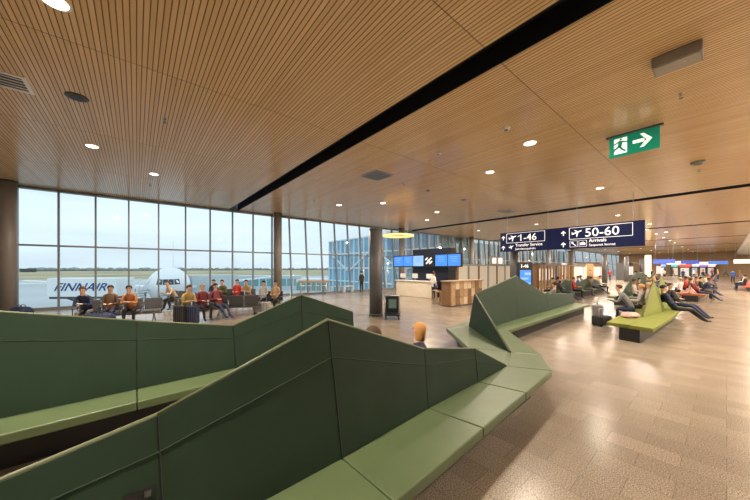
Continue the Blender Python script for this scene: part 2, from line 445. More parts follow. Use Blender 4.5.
# ---------------------------------------------------------------- people
def skin_body(name, J, bones):
    """J: name->(pos, radius, matindex); bones: (parent, child)."""
    me = bpy.data.meshes.new(name); keys = list(J)
    me.from_pydata([J[k][0] for k in keys], [(keys.index(a), keys.index(b)) for a, b in bones], [])
    o = bpy.data.objects.new(name, me); COL.objects.link(o)
    md = o.modifiers.new('skin', 'SKIN'); md.use_smooth_shade = True
    for i, k in enumerate(keys):
        v = me.skin_vertices[0].data[i]; r = J[k][1]; v.radius = r if isinstance(r, tuple) else (r, r); v.use_root = (k == 'pelvis')
    sb = o.modifiers.new('sub', 'SUBSURF'); sb.levels = 1; sb.render_levels = 1
    dg = bpy.context.evaluated_depsgraph_get()
    out = bpy.data.meshes.new_from_object(o.evaluated_get(dg)); out.name = name
    bpy.data.objects.remove(o)
    segs = []
    for a, b in bones: segs.append((Vector(J[a][0]), Vector(J[b][0]), J[b][2], J[b][1] if not isinstance(J[b][1], tuple) else max(J[b][1])))
    for p in out.polygons:
        c = p.center; best = None
        for A_, B_, mi, r in segs:
            d = B_ - A_; t = max(0, min(1, (c - A_).dot(d) / max(d.length_squared, 1e-9)))
            dist = (c - (A_ + d * t)).length - r * .8
            if best is None or dist < best[0]: best = (dist, mi)
        p.material_index = best[1]; p.use_smooth = True
    return out

SKIN, TOP, LEG, SHOE = 0, 1, 2, 3
def pose(kind):
    V = Vector; J = {}; B = []
    def add(n, p, r, mi, par=None):
        J[n] = (V(p), r, mi)
        if par: B.append((par, n))
    if kind == 'stand' or kind == 'walk':
        pz, lean = .95, 0.0
    elif kind == 'recline': pz, lean = .53, -.28
    elif kind == 'lean': pz, lean = .55, .30
    else: pz, lean = .55, -.05
    py = 0
    add('pelvis', (0, py, pz), (.15, .115), LEG)
    add('waist', (0, py + lean * .35, pz + .17), (.135, .10), TOP, 'pelvis')
    add('chest', (0, py + lean * .8, pz + .36), (.175, .12), TOP, 'waist')
    add('neck0', (0, py + lean * 1.1, pz + .50), .075, TOP, 'chest')
    hd = lean * 1.25 + .02
    add('neck', (0, py + hd, pz + .57), .052, SKIN, 'neck0')
    add('head0', (0, py + hd + .015, pz + .64), (.066, .075), SKIN, 'neck')
    add('head1', (0, py + hd + .02, pz + .72), (.076, .092), SKIN, 'head0')
    add('head2', (0, py + hd + .01, pz + .80), (.066, .08), SKIN, 'head1')
    sy, sz = py + lean * 1.0, pz + .47
    for s, nm in ((-1, 'l'), (1, 'r')):
        add('sh' + nm, (s * .165, sy, sz - .01), .066, TOP, 'neck0')
        if kind in ('stand', 'walk'):
            sw = .14 * s if kind == 'walk' else 0
            el = (s * .21, sy + sw - .02, sz - .28); ha = (s * .22, sy + sw * 1.8 + .08, sz - .50)
        elif kind == 'lean':
            el = (s * .21, sy + .12, sz - .26); ha = (s * .06, sy + .36, sz - .20)
        elif kind == 'recline':
            el = (s * .25, sy + .05, sz - .27); ha = (s * .05, sy + .28, sz - .26)
        else:
            el = (s * .205, sy + .05, sz - .27); ha = (s * .10, sy + .30, sz - .27)
        el = V(el); ha = V(ha)
        add('el' + nm, el, .043, TOP, 'sh' + nm); add('wr' + nm, ha, .03, TOP, 'el' + nm)
        d = (ha - el).normalized(); q = d.cross(V((0, 0, 1))).normalized() if abs(d.z) < .95 else V((0, 1, 0))
        hp = ha + d * .06; add('pa' + nm, hp, (.036, .02), SKIN, 'wr' + nm)
        if kind != 'far':
            for fi in range(4):
                o = q * ((fi - 1.5) * .02); ln = (.06, .075, .07, .055)[fi]
                add('f%d%s' % (fi, nm), hp + d * .035 + o, .0085, SKIN, 'pa' + nm)
                add('g%d%s' % (fi, nm), hp + d * (.035 + ln) + o + V((0, 0, -.012)), .007, SKIN, 'f%d%s' % (fi, nm))
            add('t' + nm, hp + q * (-.045 * s) + d * .02, .009, SKIN, 'pa' + nm)
        # legs
        hx = s * .095
        if kind in ('stand', 'walk'):
            k = .0 if kind == 'stand' else .22 * s
            kn = (hx, py - k + .03, .5 * 1.0); an = (hx, py - k * 1.7 - (.04 if k > 0 else 0), .09)
        elif kind == 'recline': kn = (hx * 1.2, py + .44, .50); an = (hx * .9, py + .84, .10)
        else: kn = (hx * 1.4, py + .45, .51); an = (hx * 1.3, py + .43 + .05 * s, .09)
        add('hip' + nm, (hx, py + .01, pz - .03), .095, LEG, 'pelvis')
        add('kn' + nm, kn, .062, LEG, 'hip' + nm); 
        cal = lerp(kn, an, .35) + V((0, -.012, 0)); add('ca' + nm, cal, .056, LEG, 'kn' + nm)
        add('an' + nm, an, .042, LEG, 'ca' + nm)
        tip = V(an) + V((0, .15, -.045)) if kind != 'recline' else V(an) + V((0, .12, .03))
        add('to' + nm, tip, (.042, .032), SHOE, 'an' + nm)
    return J, B
def hair_mesh(J, long=False):
    m = MB(); c = J['head1'][0] + Vector((0, -.016, .035)); R = (.092, .108, .098)
    n, k = 14, 7; rings = []
    for i in range(k + 1):
        a = PI * .5 - (PI * (.68 if long else .64)) * i / k
        rr = []
        for j in range(n):
            t = 2 * PI * j / n; r = math.cos(a)
            x, y, z = R[0] * r * math.cos(t), R[1] * r * math.sin(t), R[2] * math.sin(a)
            if y > .03 and z < .03: z = .03 + (z - .03) * .15; y = min(y, .078)
            if long and y < .02 and i == k: z -= .12
            rr.append(m.bm.verts.new(c + Vector((x, y, z))))
        rings.append(rr)
    for a, b in zip(rings[1:], rings[2:]):
        for j in range(n): m.bm.faces.new((a[j], a[(j + 1) % n], b[(j + 1) % n], b[j]))
    tp = rings[1]; m.bm.faces.new(tp)
    for r in rings[0]: m.bm.verts.remove(r)
    m.bm.faces.new(rings[-1][::-1])
    me = bpy.data.meshes.new('hair'); bmesh.ops.recalc_face_normals(m.bm, faces=m.bm.faces)
    for f in m.bm.faces: f.smooth = True
    m.bm.to_mesh(me); m.bm.free(); return me
def face_mesh(J):
    m = MB(); h = J['head1'][0]; y = h.y + .088
    m.hexa([(-.012, y - .01, h.z - .02), (.012, y - .01, h.z - .02), (.012, y + .004, h.z - .02), (-.012, y + .004, h.z - .02)][0:4],
           [(-.006, y - .01, h.z + .02), (.006, y - .01, h.z + .02), (.005, y - .004, h.z + .02), (-.005, y - .004, h.z + .02)])
    for s in (-1, 1): m.lathe([(.004, -.02), (.014, -.012), (.016, .008), (.006, .02)], (s * .079, h.y - .005, h.z - .002), n=8)
    return m
BODY = {}
def col_mat(pref, c): return mat('%s_%02d_%02d_%02d' % (pref, int(c[0] * 99), int(c[1] * 99), int(c[2] * 99)), c, .75)
COLS = {'black': (.012, .012, .014), 'navy': (.015, .025, .07), 'grey': (.16, .16, .165), 'light grey': (.4, .4, .4), 'white': (.75, .73, .7), 'mustard yellow': (.42, .29, .09),
        'maroon': (.16, .02, .03), 'tan': (.42, .28, .16), 'olive': (.12, .12, .05), 'blue': (.05, .13, .4), 'red': (.5, .04, .03), 'brown': (.13, .07, .04), 'orange': (.4, .16, .06),
        'dark green': (.02, .07, .04), 'pink': (.6, .25, .27), 'beige': (.5, .42, .32), 'teal': (.03, .2, .22)}
HAIR = {'black': (.01, .008, .007), 'brown': (.07, .035, .018), 'ginger': (.62, .30, .09), 'blond': (.5, .36, .16), 'grey': (.35, .34, .33)}
M_eye = mat('dark_eye', (.01, .008, .006), .3); M_lip = mat('lip', (.4, .13, .11), .5)
ALLLAB = set()
def person(kind, loc, rz, top, legs, hair, place, skin=(.55, .33, .23), scale=1, long=False, tilt=0):
    key = kind
    if key not in BODY:
        J, B = pose(kind); BODY[key] = (J, skin_body('body', J, B), hair_mesh(J), hair_mesh(J, True), None)
    J, body, h1, h2, _ = BODY[key]
    word = {'stand': 'standing', 'walk': 'walking', 'sit': 'seated', 'lean': 'hunched', 'recline': 'slouching'}[kind]
    lab = '%s person, %s top, %s trousers, %s hair, %s' % (word, top, legs, hair, place)
    if len(lab.replace(',', '').split()) > 16: print('LONG', lab)
    if lab in ALLLAB: print('DUPLICATE LABEL', lab)
    ALLLAB.add(lab)
    t = thing('person', lab, 'person', loc, rz, 'people in the hall'); t.scale = (scale,) * 3
    if tilt: t.rotation_euler = (tilt[0], tilt[1], rz)
    o = bpy.data.objects.new('body', body); COL.objects.link(o); o.parent = t
    if not body.materials:
        for _ in range(4): body.materials.append(None)
    for i, mm in enumerate((col_mat('skin', skin), col_mat('cloth', COLS[top]), col_mat('cloth', COLS[legs]), M_black)):
        o.material_slots[i].link = 'OBJECT'; o.material_slots[i].material = mm
    hm = h2 if long else h1
    if not hm.materials: hm.materials.append(None)
    h = bpy.data.objects.new('hair', hm); COL.objects.link(h); h.parent = t
    h.material_slots[0].link = 'OBJECT'; h.material_slots[0].material = col_mat('hair', HAIR[hair])
    fk = kind + 'face'
    if fk not in BODY:
        tmp = face_mesh(J).build('nose_and_ears', M_lip); BODY[fk] = tmp.data; bpy.data.objects.remove(tmp)
        hh = J['head1'][0]; e = MB()
        for s in (-1, 1): e.lathe([(.004, -.008), (.011, -.004), (.011, .004), (.004, .008)], (s * .032, hh.y + .076, hh.z + .018), n=8)
        tmp = e.build('eyes', M_eye); BODY[kind + 'eyes'] = tmp.data; bpy.data.objects.remove(tmp)
        tmp = MB().box((0, hh.y + .079, hh.z - .042), (.045, .02, .01)).build('mouth', M_lip); BODY[kind + 'mouth'] = tmp.data; bpy.data.objects.remove(tmp)
    for nm, k2 in (('nose_and_ears', 'face'), ('eyes', 'eyes'), ('mouth', 'mouth')):
        q = bpy.data.objects.new(nm, BODY[kind + k2]); COL.objects.link(q); q.parent = t
        if k2 == 'face': q.material_slots[0].link = 'OBJECT'; q.material_slots[0].material = col_mat('skin', skin)
    return t

def luggage(px, z, w, h, d, rz, colr, label, name='suitcase', at=None):
    p = at or WZ(px, z)
    t = thing(name, label, 'suitcase', (p[0], p[1], p[2] if at else 0), rz, 'suitcases')
    mm = col_mat('case', COLS[colr])
    MB().box((0, 0, .04 + h / 2), (w, d, h)).build('shell', mm, t, bevel=.04)
    for sx in (-1, 1):
        for sy in (-1, 1): MB().tube((sx * w * .38 - .012, sy * d * .34, .0275), (sx * w * .38 + .012, sy * d * .34, .0275), .0275, n=10).build('wheel', M_black, t)
    m = MB(); m.tube((-w * .25, 0, h + .03), (-w * .25, 0, h + .28), .009).tube((w * .25, 0, h + .03), (w * .25, 0, h + .28), .009).tube((-w * .27, 0, h + .28), (w * .27, 0, h + .28), .014)
    m.build('handle', M_steel, t)
    r = MB()
    for k in range(-2, 3): r.box((k * w * .17, -d / 2 - .003, .04 + h / 2), (.012, .012, h * .8))
    r.build('rib', M_dgrey, t)
    return t

# gate seating rows
def seat_row(px, z, n, rz, label):
    p = WZ(px, z); t = thing('beam_seating', label, 'seating row', (p[0], p[1], 0), rz, 'dark rows of gate seating')
    L = n * .6
    MB().box((0, 0, .33), (L, .07, .06)).build('beam', M_steel, t)
    for s in (-1, 1):
        for sy in (-1, 1):
            MB().tube((s * (L / 2 - .25), 0, .33), (s * (L / 2 - .25), sy * .3, .015), .02).build('leg', M_steel, t)
    for k in range(n):
        x = -L / 2 + .3 + k * .6
        MB().box((x, .02, .42), (.54, .5, .06)).build('seat', M_dgrey, t, bevel=.02)
        MB().box((x, -.27, .66), (.54, .05, .42), R=Matrix.Rotation(.18, 3, 'X')).build('backrest', M_dgrey, t, bevel=.02)
    for k in range(n + 1):
        x = -L / 2 + k * .6; m = MB()
        m.tube((x, -.2, .38), (x, -.2, .62), .014).tube((x, .2, .38), (x, .2, .62), .014).box((x, 0, .63), (.05, .46, .025)); m.build('armrest', M_dgrey, t)
    return t
FC = math.radians(-39.5)   # facing away from camera ; person faces local +Y
CAMF = FC + PI             # facing the camera
rows = [(121, 10.4, 4, CAMF + .5, 'dark seating row nearest the left bench, under the pair in tan and orange'),
        (203, 11.2, 3, CAMF + .9, 'dark seating row beside the black suitcases'),
        (172, 14.2, 2, CAMF - .4, 'short dark seating row by the window in front of the aircraft'),
        (231, 15.4, 4, CAMF + .1, 'dark seating row with a huddled group by the window'),
        (238, 12.4, 3, FC + .2, 'empty dark seating row in front of the huddled group'),
        (269, 13.9, 2, CAMF - .1, 'dark seating row left of the window pillar with a grey bag')]
for r in rows: seat_row(*r)
def on_row(i, k, kind, top, legs, hair, place, dz=0, **kw):
    px, z, n, rz, _ = rows[i]; p = WZ(px, z); x = -n * .3 + .3 + k * .6
    loc = (p[0] + math.cos(rz) * x - math.sin(rz) * -.02, p[1] + math.sin(rz) * x + math.cos(rz) * -.02, dz)
    return person(kind, loc, rz, top, legs, hair, place, **kw)
on_row(0, 2, 'sit', 'brown', 'navy', 'black', 'first on nearest dark row'); on_row(0, 1, 'lean', 'orange', 'black', 'black', 'second on nearest dark row')
on_row(0, 3, 'lean', 'navy', 'grey', 'brown', 'end of nearest dark row')
on_row(1, 2, 'lean', 'mustard yellow', 'navy', 'brown', 'beside the black suitcases'); on_row(1, 1, 'sit', 'maroon', 'black', 'grey', 'next to the yellow jacket'); on_row(1, 0, 'recline', 'maroon', 'navy', 'black', 'right of the yellow jacket')
on_row(2, 0, 'lean', 'beige', 'black', 'brown', 'before the white aircraft'); 
for k, (a, b, c_, kd) in enumerate([('tan', 'grey', 'black', 'lean'), ('red', 'black', 'brown', 'sit'), ('olive', 'navy', 'black', 'lean'), ('navy', 'black', 'black', 'sit')]):
    on_row(3, k, kd, a, b, c_, 'in huddled group by window')
on_row(5, 0, 'sit', 'tan', 'black', 'black', 'left of the window pillar'); on_row(5, 1, 'sit', 'light grey', 'navy', 'black', 'left of the window pillar')

luggage(181, 10.2, .42, .64, .26, FC, 'black', 'black suitcase left of its twin, in front of the yellow jacket')
luggage(192, 10.3, .42, .62, .26, FC, 'navy', 'dark blue suitcase right of the black one, by the yellow jacket')
def softbag(p, w, h, d, rz, colr, label, name='duffel_bag'):
    t = thing(name, label, 'bag', p, rz); m = col_mat('bag', COLS[colr])
    MB().lathe([(.25 * h, -w / 2), (.48 * h, -w / 2 + .05), (.5 * h, -w * .2), (.47 * h, 0), (.5 * h, w * .2), (.48 * h, w / 2 - .05), (.25 * h, w / 2)], (0, 0, h * .5), n=14, R=Matrix.Rotation(PI / 2, 3, 'Y')).build('bag_body', m, t)
    s = MB()
    for sy in (-1, 1):
        pr = None
        for k in range(7):
            a = PI * k / 6; q = Vector((math.cos(a) * w * .22, sy * h * .12, h * .92 + math.sin(a) * .10))
            if pr: s.tube(pr, q, .012, n=6)
            pr = q
    s.build('strap', M_black, t)
    return t
softbag(WZ(21, 11.2), .55, .52, .35, FC, 'navy', 'dark blue duffel bag on the floor by the left pillar')
softbag(WZ(99, 9.6), .8, .52, .4, FC + .1, 'navy', 'dark blue bag on the floor before the nearest dark seating row')
px_, z_, n_, rz_, _ = rows[5]; p_ = WZ(262, 13.6, .452)
luggage(262, 12.9, .75, .45, .3, FC, 'light grey', 'pale grey hard case lying before the seating row left of the window pillar')

# person behind the near bench whose ginger head shows, plus dark-haired head
person('sit', (2.76, 2.63, -.02), .15, 'navy', 'black', 'ginger', 'behind the nearest bench', scale=.93, long=True, tilt=(-.05, .22))
person('sit', (2.10, 2.62, .0), .1, 'maroon', 'navy', 'brown', 'mostly hidden by nearest bench', scale=.955)
# staff at desk
p = WZ(434, 19.0); person('stand', (14.45, 11.75, 0), -PI / 2 - .2, 'white', 'navy', 'brown', 'at the cream service counter')
p = WZ(361.5, 23.2); person('stand', (p[0], p[1], 0), FC + .6, 'black', 'black', 'black', 'alone right of the high table', scale=.98)
# lime bench
person('recline', (15.3, 1.22, 0), PI + .5, 'navy', 'black', 'black', 'aisle side of lime bench, nearer')
person('recline', (17.2, 1.22, 0), PI - .4, 'black', 'navy', 'brown', 'aisle side of lime bench, farther')
for k, (xx, a, b, c_, kd) in enumerate([(13.7, 'grey', 'navy', 'brown', 'lean'), (14.9, 'light grey', 'black', 'ginger', 'sit'), (16.6, 'beige', 'brown', 'blond', 'sit')]):
    person(kd, (xx, 2.12, 0), .1, a, b, c_, 'window side of lime bench')
luggage(0, 0, .5, .6, .3, .3, 'grey', 'grey suitcase on the floor left of the lime green bench', at=(13.2, 3.05, 0))
luggage(0, 0, .55, .32, .35, -.3, 'black', 'low black suitcase in front of the grey one by the lime bench', at=(12.4, 2.75, 0))
t = thing('coat', 'crumpled pink and white coat on the end of the lime green bench', 'coat', (12.0, 1.95, .45), .2)
m = MB(); 
for k in range(7):
    a = random.uniform(0, 6); m.lathe([(.05, 0), (.13, .03), (.14, .08), (.08, .13)], (random.uniform(-.28, .28), random.uniform(-.13, .13), 0), n=9)
m.build('fabric_folds', mat('pink_white_cloth', (.7, .4, .38), .8, noise=.45, nscale=14), t)
# people on the other benches
spots = []
def sitters(xs, y, side, tops, legs, hairs, place, kinds):
    for k, xx in enumerate(xs):
        person(kinds[k % len(kinds)], (xx, y + side * .42, 0), (0 if side > 0 else PI) + random.uniform(-.3, .3), tops[k % len(tops)], legs[k % len(legs)], hairs[k % len(hairs)], place, skin=random.choice([(.55, .33, .23), (.3, .16, .1), (.62, .4, .3)]))
sitters([21, 22.5, 24.2, 26, 28], 3.6, -1, ['beige', 'grey', 'black', 'white', 'blue'], ['navy', 'black', 'brown', 'grey'], ['brown', 'blond', 'black'], 'before the high-backed green bench', ['sit', 'lean', 'recline'])
sitters([20.5, 22.6, 24.8, 27.1, 29], 6.9, -1, ['black', 'red', 'olive', 'navy', 'white'], ['navy', 'black', 'grey'], ['black', 'brown'], 'near side, bench under sign', ['recline', 'sit', 'lean'])
sitters([21.2, 23.4, 26.2, 28.5], 6.9, 1, ['tan', 'black', 'blue', 'grey'], ['black', 'navy'], ['brown', 'black'], 'window side, bench under sign', ['sit', 'lean'])
sitters([26.5, 28, 29.6, 31.6, 33.8], 1.5, -1, ['maroon', 'navy', 'black', 'brown', 'grey'], ['navy', 'black', 'brown'], ['black', 'brown'], 'aisle side of rust bench', ['recline', 'lean', 'sit'])
sitters([27, 30.4, 33], 1.5, 1, ['white', 'red', 'tan'], ['black', 'navy'], ['blond', 'black'], 'window side of rust bench', ['sit'])
sitters([39.5, 41.5, 44, 46.5], 1.6, -1, ['beige', 'black', 'red', 'blue'], ['black', 'grey'], ['brown', 'black'], 'far olive bench', ['sit', 'lean'])
sitters([35.5, 37.6, 40, 43], 5, -1, ['white', 'navy', 'tan', 'black'], ['navy', 'grey', 'black'], ['black', 'blond'], 'far dark green bench', ['sit', 'recline'])
sitters([41, 43.2, 45.6], -1.4, 1, ['black', 'white', 'navy'], ['navy', 'black'], ['black', 'brown'], 'red bench at the right edge', ['sit'])
sitters([12.6, 14.2], 4.72, 1, ['olive', 'grey'], ['olive', 'navy'], ['brown', 'black'], 'rear far end of nearest bench', ['lean', 'recline'])
walkers = [(683, 46, 'navy', 'black', 'black'), (694, 52, 'white', 'navy', 'brown'), (703, 40, 'black', 'grey', 'black'), (712, 60, 'red', 'black', 'brown'), (718, 48, 'beige', 'navy', 'blond'),
           (726, 66, 'blue', 'navy', 'black'), (733, 38, 'blue', 'black', 'brown'), (740, 55, 'orange', 'grey', 'black'), (664, 55, 'white', 'black', 'black'), (673, 64, 'maroon', 'navy', 'brown'),
           (652, 48, 'black', 'black', 'brown'), (590, 34, 'tan', 'navy', 'black'), (578, 38, 'black', 'navy', 'brown'), (561, 30, 'olive', 'black', 'black'), (548, 33, 'grey', 'navy', 'blond'),
           (610, 44, 'red', 'navy', 'brown'), (622, 50, 'light grey', 'black', 'black'), (636, 56, 'navy', 'grey', 'brown')]
for k, (px, z, a, b, c_) in enumerate(walkers):
    p = WZ(px, z); person('walk' if k % 2 else 'stand', (p[0], p[1], 0), random.uniform(0, 6.28), a, b, c_, 'far down the hall' if px > 645 else 'distant, beyond the sign')

# ---------------------------------------------------------------- luggage trolley by the pillar
p = WZ(392, 11.5); t = thing('luggage_trolley', 'black luggage trolley with a dark bag beside the round pillar', 'trolley', (p[0], p[1], 0), FC)
MB().box((0, 0, .17), (.6, .75, .04)).build('deck', M_black, t)
MB().box((0, .2, .55), (.56, .3, .66)).build('cargo_box', M_black, t, bevel=.03)
m = MB()
for s in (-1, 1): m.tube((s * .28, -.32, .19), (s * .28, -.36, .92), .018)
m.tube((-.3, -.36, .94), (.3, -.36, .94), .022); m.build('push_frame', M_steel, t)
MB().box((0, -.30, .62), (.30, .02, .34)).build('advert_board', mat('teal_grey_board', (.12, .2, .2), .4), t)
for sx in (-1, 1):
    for sy in (-1, 1): MB().tube((sx * .25 - .02, sy * .3, .075), (sx * .25 + .02, sy * .3, .075), .075, n=14).build('wheel', M_black, t)

# high table by the window with stools
p = WZ(314, 22.0); t = thing('high_table', 'long wood-topped high table standing by the window', 'table', (p[0], p[1], 0), -.55)
MB().box((0, 0, .98), (2.3, .6, .14)).build('tabletop', M_wood, t, bevel=.01)
for sx in (-1, 1):
    for sy in (-1, 1): MB().tube((sx * .95, sy * .22, 0), (sx * .95, sy * .22, .97), .03).build('leg', M_whiteg, t)
for k in range(4):
    q = Vector((p[0], p[1], 0)) + Matrix.Rotation(-.55, 3, 'Z') @ Vector((-.8 + k * .53, -.65, 0))
    s = thing('bar_stool', ['leftmost', 'second', 'third', 'rightmost'][k] + ' white stool at the high table by the window', 'stool', q, 0, 'bar stools at the high table')
    MB().lathe([(.17, .68), (.18, .7), (.17, .73)], n=14).build('seat', M_whiteg, s)
    for a in range(4): MB().tube((.1 * math.cos(a * PI / 2 + .8), .1 * math.sin(a * PI / 2 + .8), .68), (.2 * math.cos(a * PI / 2 + .8), .2 * math.sin(a * PI / 2 + .8), 0), .013).build('leg', M_steel, s)
# low white rail right of the table
for k, px in enumerate((336, 348)):
    p = WZ(px, 24.0); t = thing('bench_table', ['left', 'right'][k] + ' low white bench at the window, right of the high table', 'bench', (p[0], p[1], 0), .0)
    MB().box((0, 0, .5), (1.0, .4, .05)).build('top', M_whiteg, t)
    for s in (-1, 1): MB().box((s * .4, 0, .24), (.05, .35, .47)).build('leg', M_whiteg, t)

# ---------------------------------------------------------------- service desk island
t = thing('service_counter', 'cream white service counter under the blue screens', 'counter', (14.9, 13.95, 0))
MB().box((.25, 0, .53), (.5, 3.3, 1.06)).build('body', M_cream, t, bevel=.02)
MB().box((.22, 0, 1.10), (.66, 3.4, .06)).build('worktop', M_whiteg, t, bevel=.01)
MB().box((.27, 0, .04), (.42, 3.1, .08)).build('kick_plate', M_dgrey, t)
for k, yy in enumerate((12.7, 14.0, 15.2)):
    mt = thing('desk_monitor', ['right', 'middle', 'left'][k] + ' white-backed monitor on the cream service counter', 'monitor', (15.2, yy, 1.13), 0, 'monitors on the counter')
    MB().box((0, 0, .32), (.04, .5, .32)).build('display', M_whiteg, mt); MB().tube((.0, 0, .02), (0, 0, .2), .02).build('stem', M_steel, mt); MB().box((0, 0, .01), (.18, .2, .02)).build('foot', M_steel, mt)
t = thing('display_tower', 'black tower block behind the service counter carrying a band of blue screens', 'tower', (16.3, 13.4, 0))
MB().box((.2, 0, 1.68), (.9, 3.2, 3.36)).build('block', M_navyblk, t)
MB().box((-.8, .0, 2.5), (.12, 6.1, .86)).build('screen_band', M_black, t)
for s in (-1, 1): MB().box((-.5, s * 1.2, 2.8), (.6, .08, .08)).build('bracket', M_black, t)
for k in range(6):
    yy = 13.4 + 2.5 - k * 1.0
    mt = [M_screen, M_screen, M_screen2, M_black, M_screen, M_screen][k]
    s = MB().box((-.875, yy - 13.4, 2.5), (.03, .93, .72)).build('screen', mt, t)
    if k == 3:
        g = MB()
        for (a, b) in (((-.3, -.2), (.1, .0)), ((-.15, -.05), (.25, .2)), ((0, -.25), (.3, 0)), ((-.35, .05), (-.1, .2))):
            g.box((-.9, yy - 13.4 - (a[0] + b[0]) / 2, 2.5 + (a[1] + b[1]) / 2), (.01, abs(b[0] - a[0]), .09), R=Matrix.Rotation(-.6, 3, 'X'))
        g.build('emblem', M_text, s)
    else:
        g = MB()
        for j in range(3): g.box((-.895, yy - 13.4, 2.72 - j * .14), (.008, .6 - .1 * j, .025))
        g.build('text_line', M_screen2 if k != 2 else M_screen, s)
# ring lamp
t = thing('ring_lamp', 'glowing golden ring lamp hanging above the blue screens', 'lamp', (15.2, 15.7, 4.42))
m = MB(); n = 40
for k in range(n):
    a0, a1 = 2 * PI * k / n, 2 * PI * (k + 1) / n; q0, q1 = [], []
    for (r, z) in ((.8, -.06), (1.15, -.06), (1.15, .06), (.8, .06)):
        q0.append((r * math.cos(a0), r * math.sin(a0), z)); q1.append((r * math.cos(a1), r * math.sin(a1), z))
    m.hexa(q0, q1)
m.build('ring', M_gold, t)
for k in range(4):
    a = PI / 2 * k; MB().tube((math.cos(a), math.sin(a), .06), (math.cos(a), math.sin(a), CEIL - 4.42), .008, n=6).build('wire', M_steel, t)
# checkered wooden counter
t = thing('wooden_counter', 'counter clad in a patchwork of light and dark wood blocks', 'counter', (13.85, 8.96, 0))
MB().box((0, .3, .66), (2.9, .56, 1.24)).build('body', M_wood2, t)
ws = [M_wood, M_wood2, M_wood3, M_wood]
for i in range(8):
    for j in range(3):
        MB().box((-1.45 + .185 + i * .366, .0 + random.uniform(-.02, .01), .26 + j * .41), (.34, .06, .39)).build('wood_block', random.choice(ws), t)
MB().box((0, .25, 1.31), (3.0, .75, .05)).build('worktop', M_wood, t)
MB().box((0, .3, .02), (2.8, .5, .04)).build('kick_plate', M_dgrey, t)
p = WZ(437, 16); 
for k, (px, z) in enumerate(((436, 16.6), (441, 15.6))):
    p = WZ(px, z); s = thing('wooden_stool', ['farther', 'nearer'][k] + ' wooden stool at the end of the patchwork wood counter', 'stool', (p[0], p[1], 0), 0, 'wooden stools')
    MB().box((0, 0, .72), (.38, .38, .04)).build('seat', M_wood, s)
    for sx in (-1, 1):
        for sy in (-1, 1): MB().box((sx * .16, sy * .16, .35), (.035, .035, .70)).build('leg', M_wood, s)
    MB().box((0, 0, .25), (.34, .03, .03)).build('stretcher', M_wood, s)
# white glazed partition
M_frost = mat('frosted_white_panel', (.75, .73, .66), .4)
t = thing('partition', 'partition of frosted white panels in dark frames behind the wooden counter', 'partition', (19.6, 11, 0))
for k in range(6):
    x = -3.7 + k * 1.25
    MB().box((x + .62, 0, 1.15), (1.06, .05, 2.0)).build('panel', M_frost, t)
    MB().box((x, 0, 1.1), (.16, .12, 2.2)).build('post', M_grey if k % 2 else M_wood2, t)
MB().box((-3.7 + 7.5, 0, 1.1), (.16, .12, 2.2)).build('post', M_grey, t)
MB().box((0.05, 0, 2.2), (7.7, .16, .08)).build('top_rail', M_grey, t); MB().box((.05, 0, .08), (7.7, .1, .16)).build('bottom_rail', M_grey, t)
t = thing('light_box', 'small white lit panel above the frosted partition', 'sign', (20.7, 10.9, 2.24))
MB().box((0, 0, .3), (1.9, .12, .6)).build('housing', M_grey, t)
for k in range(2): MB().box((-.45 + .9 * k, -.065, .3), (.55, .02, .42)).build('lit_panel', mat('lit_white_panel', (.8, .8, .8), .4, emit=(1, .98, .95), es=.8), t)
# kiosk
p = WZ(524.5, 15.2); kz = FC + .1
t = thing('information_kiosk', 'tall dark kiosk with a bright blue screen behind the peaked backrest', 'kiosk', (p[0], p[1], 0), kz)
MB().box((0, 0, 1.15), (.8, .16, 2.3)).build('housing', M_black, t, bevel=.01)
MB().box((0, -.085, 1.38), (.6, .02, 1.02)).build('screen', M_screen, t)
m = MB(); 
for k, (a, b) in enumerate(((.1, .25), (-.05, .35), (.12, .12))): m.box((a, -.098, 1.2 + .25 * k), (.3 + b * .3, .005, .07 + .03 * k))
m.build('screen_graphic', M_screen2, t)
RS = Matrix.Rotation(PI / 2, 3, 'X')
text_mesh('lettering', '1-46', .24, M_text, t, (-.27, -.083, 2.02), RS, bold=.005)
# post screen
t = thing('post_screen', 'open screen of upright wooden posts beyond the kiosk', 'screen', (27.2, 9.0, 0))
for k in range(14): MB().box((-3.9 + k * .6, 0, 1.12), (.09, .12, 2.24)).build('post', M_wood if k % 3 else M_wood2, t)
for z in (.06, 1.0, 2.22): MB().box((0, 0, z), (8.0, .1, .07)).build('rail', M_wood2, t)
# small shelves / kiosks further along the window wall
for k, (x, y, w, h, mm, lb) in enumerate([(34, 13, 4, 2.4, M_wood2, 'brown wood shop cabinet beyond the post screen'), (42, 12, 5, 2.6, M_white, 'white shop cabinet far along the window wall'), (52, 12.5, 5, 2.7, M_wood, 'light wood shop cabinet far along the window wall'),
                                      (64, 11, 6, 2.8, M_dgrey, 'dark shop unit far down the hall'), (78, 9, 6, 3.0, M_wood2, 'brown shop unit near the end of the hall')]):
    t = thing('shop_unit', lb, 'shop', (x, y, 0), 0, 'shop units along the hall')
    MB().box((0, 0, h / 2), (w, 1.2, h)).build('body', mm, t); MB().box((0, -.62, h + .02), (w + .2, 1.5, .12)).build('canopy', M_dgrey, t)
    for j in range(3):
        s = MB().box((-w / 3 + j * w / 3, -.62, h * .55), (w / 4, .06, h * .5)).build('lit_shelf', mat('lit_shelf_%d' % (j % 2), (.5, .5, .5), .4, emit=((1, .8, .55), (.5, .75, 1))[j % 2], es=.6), t)
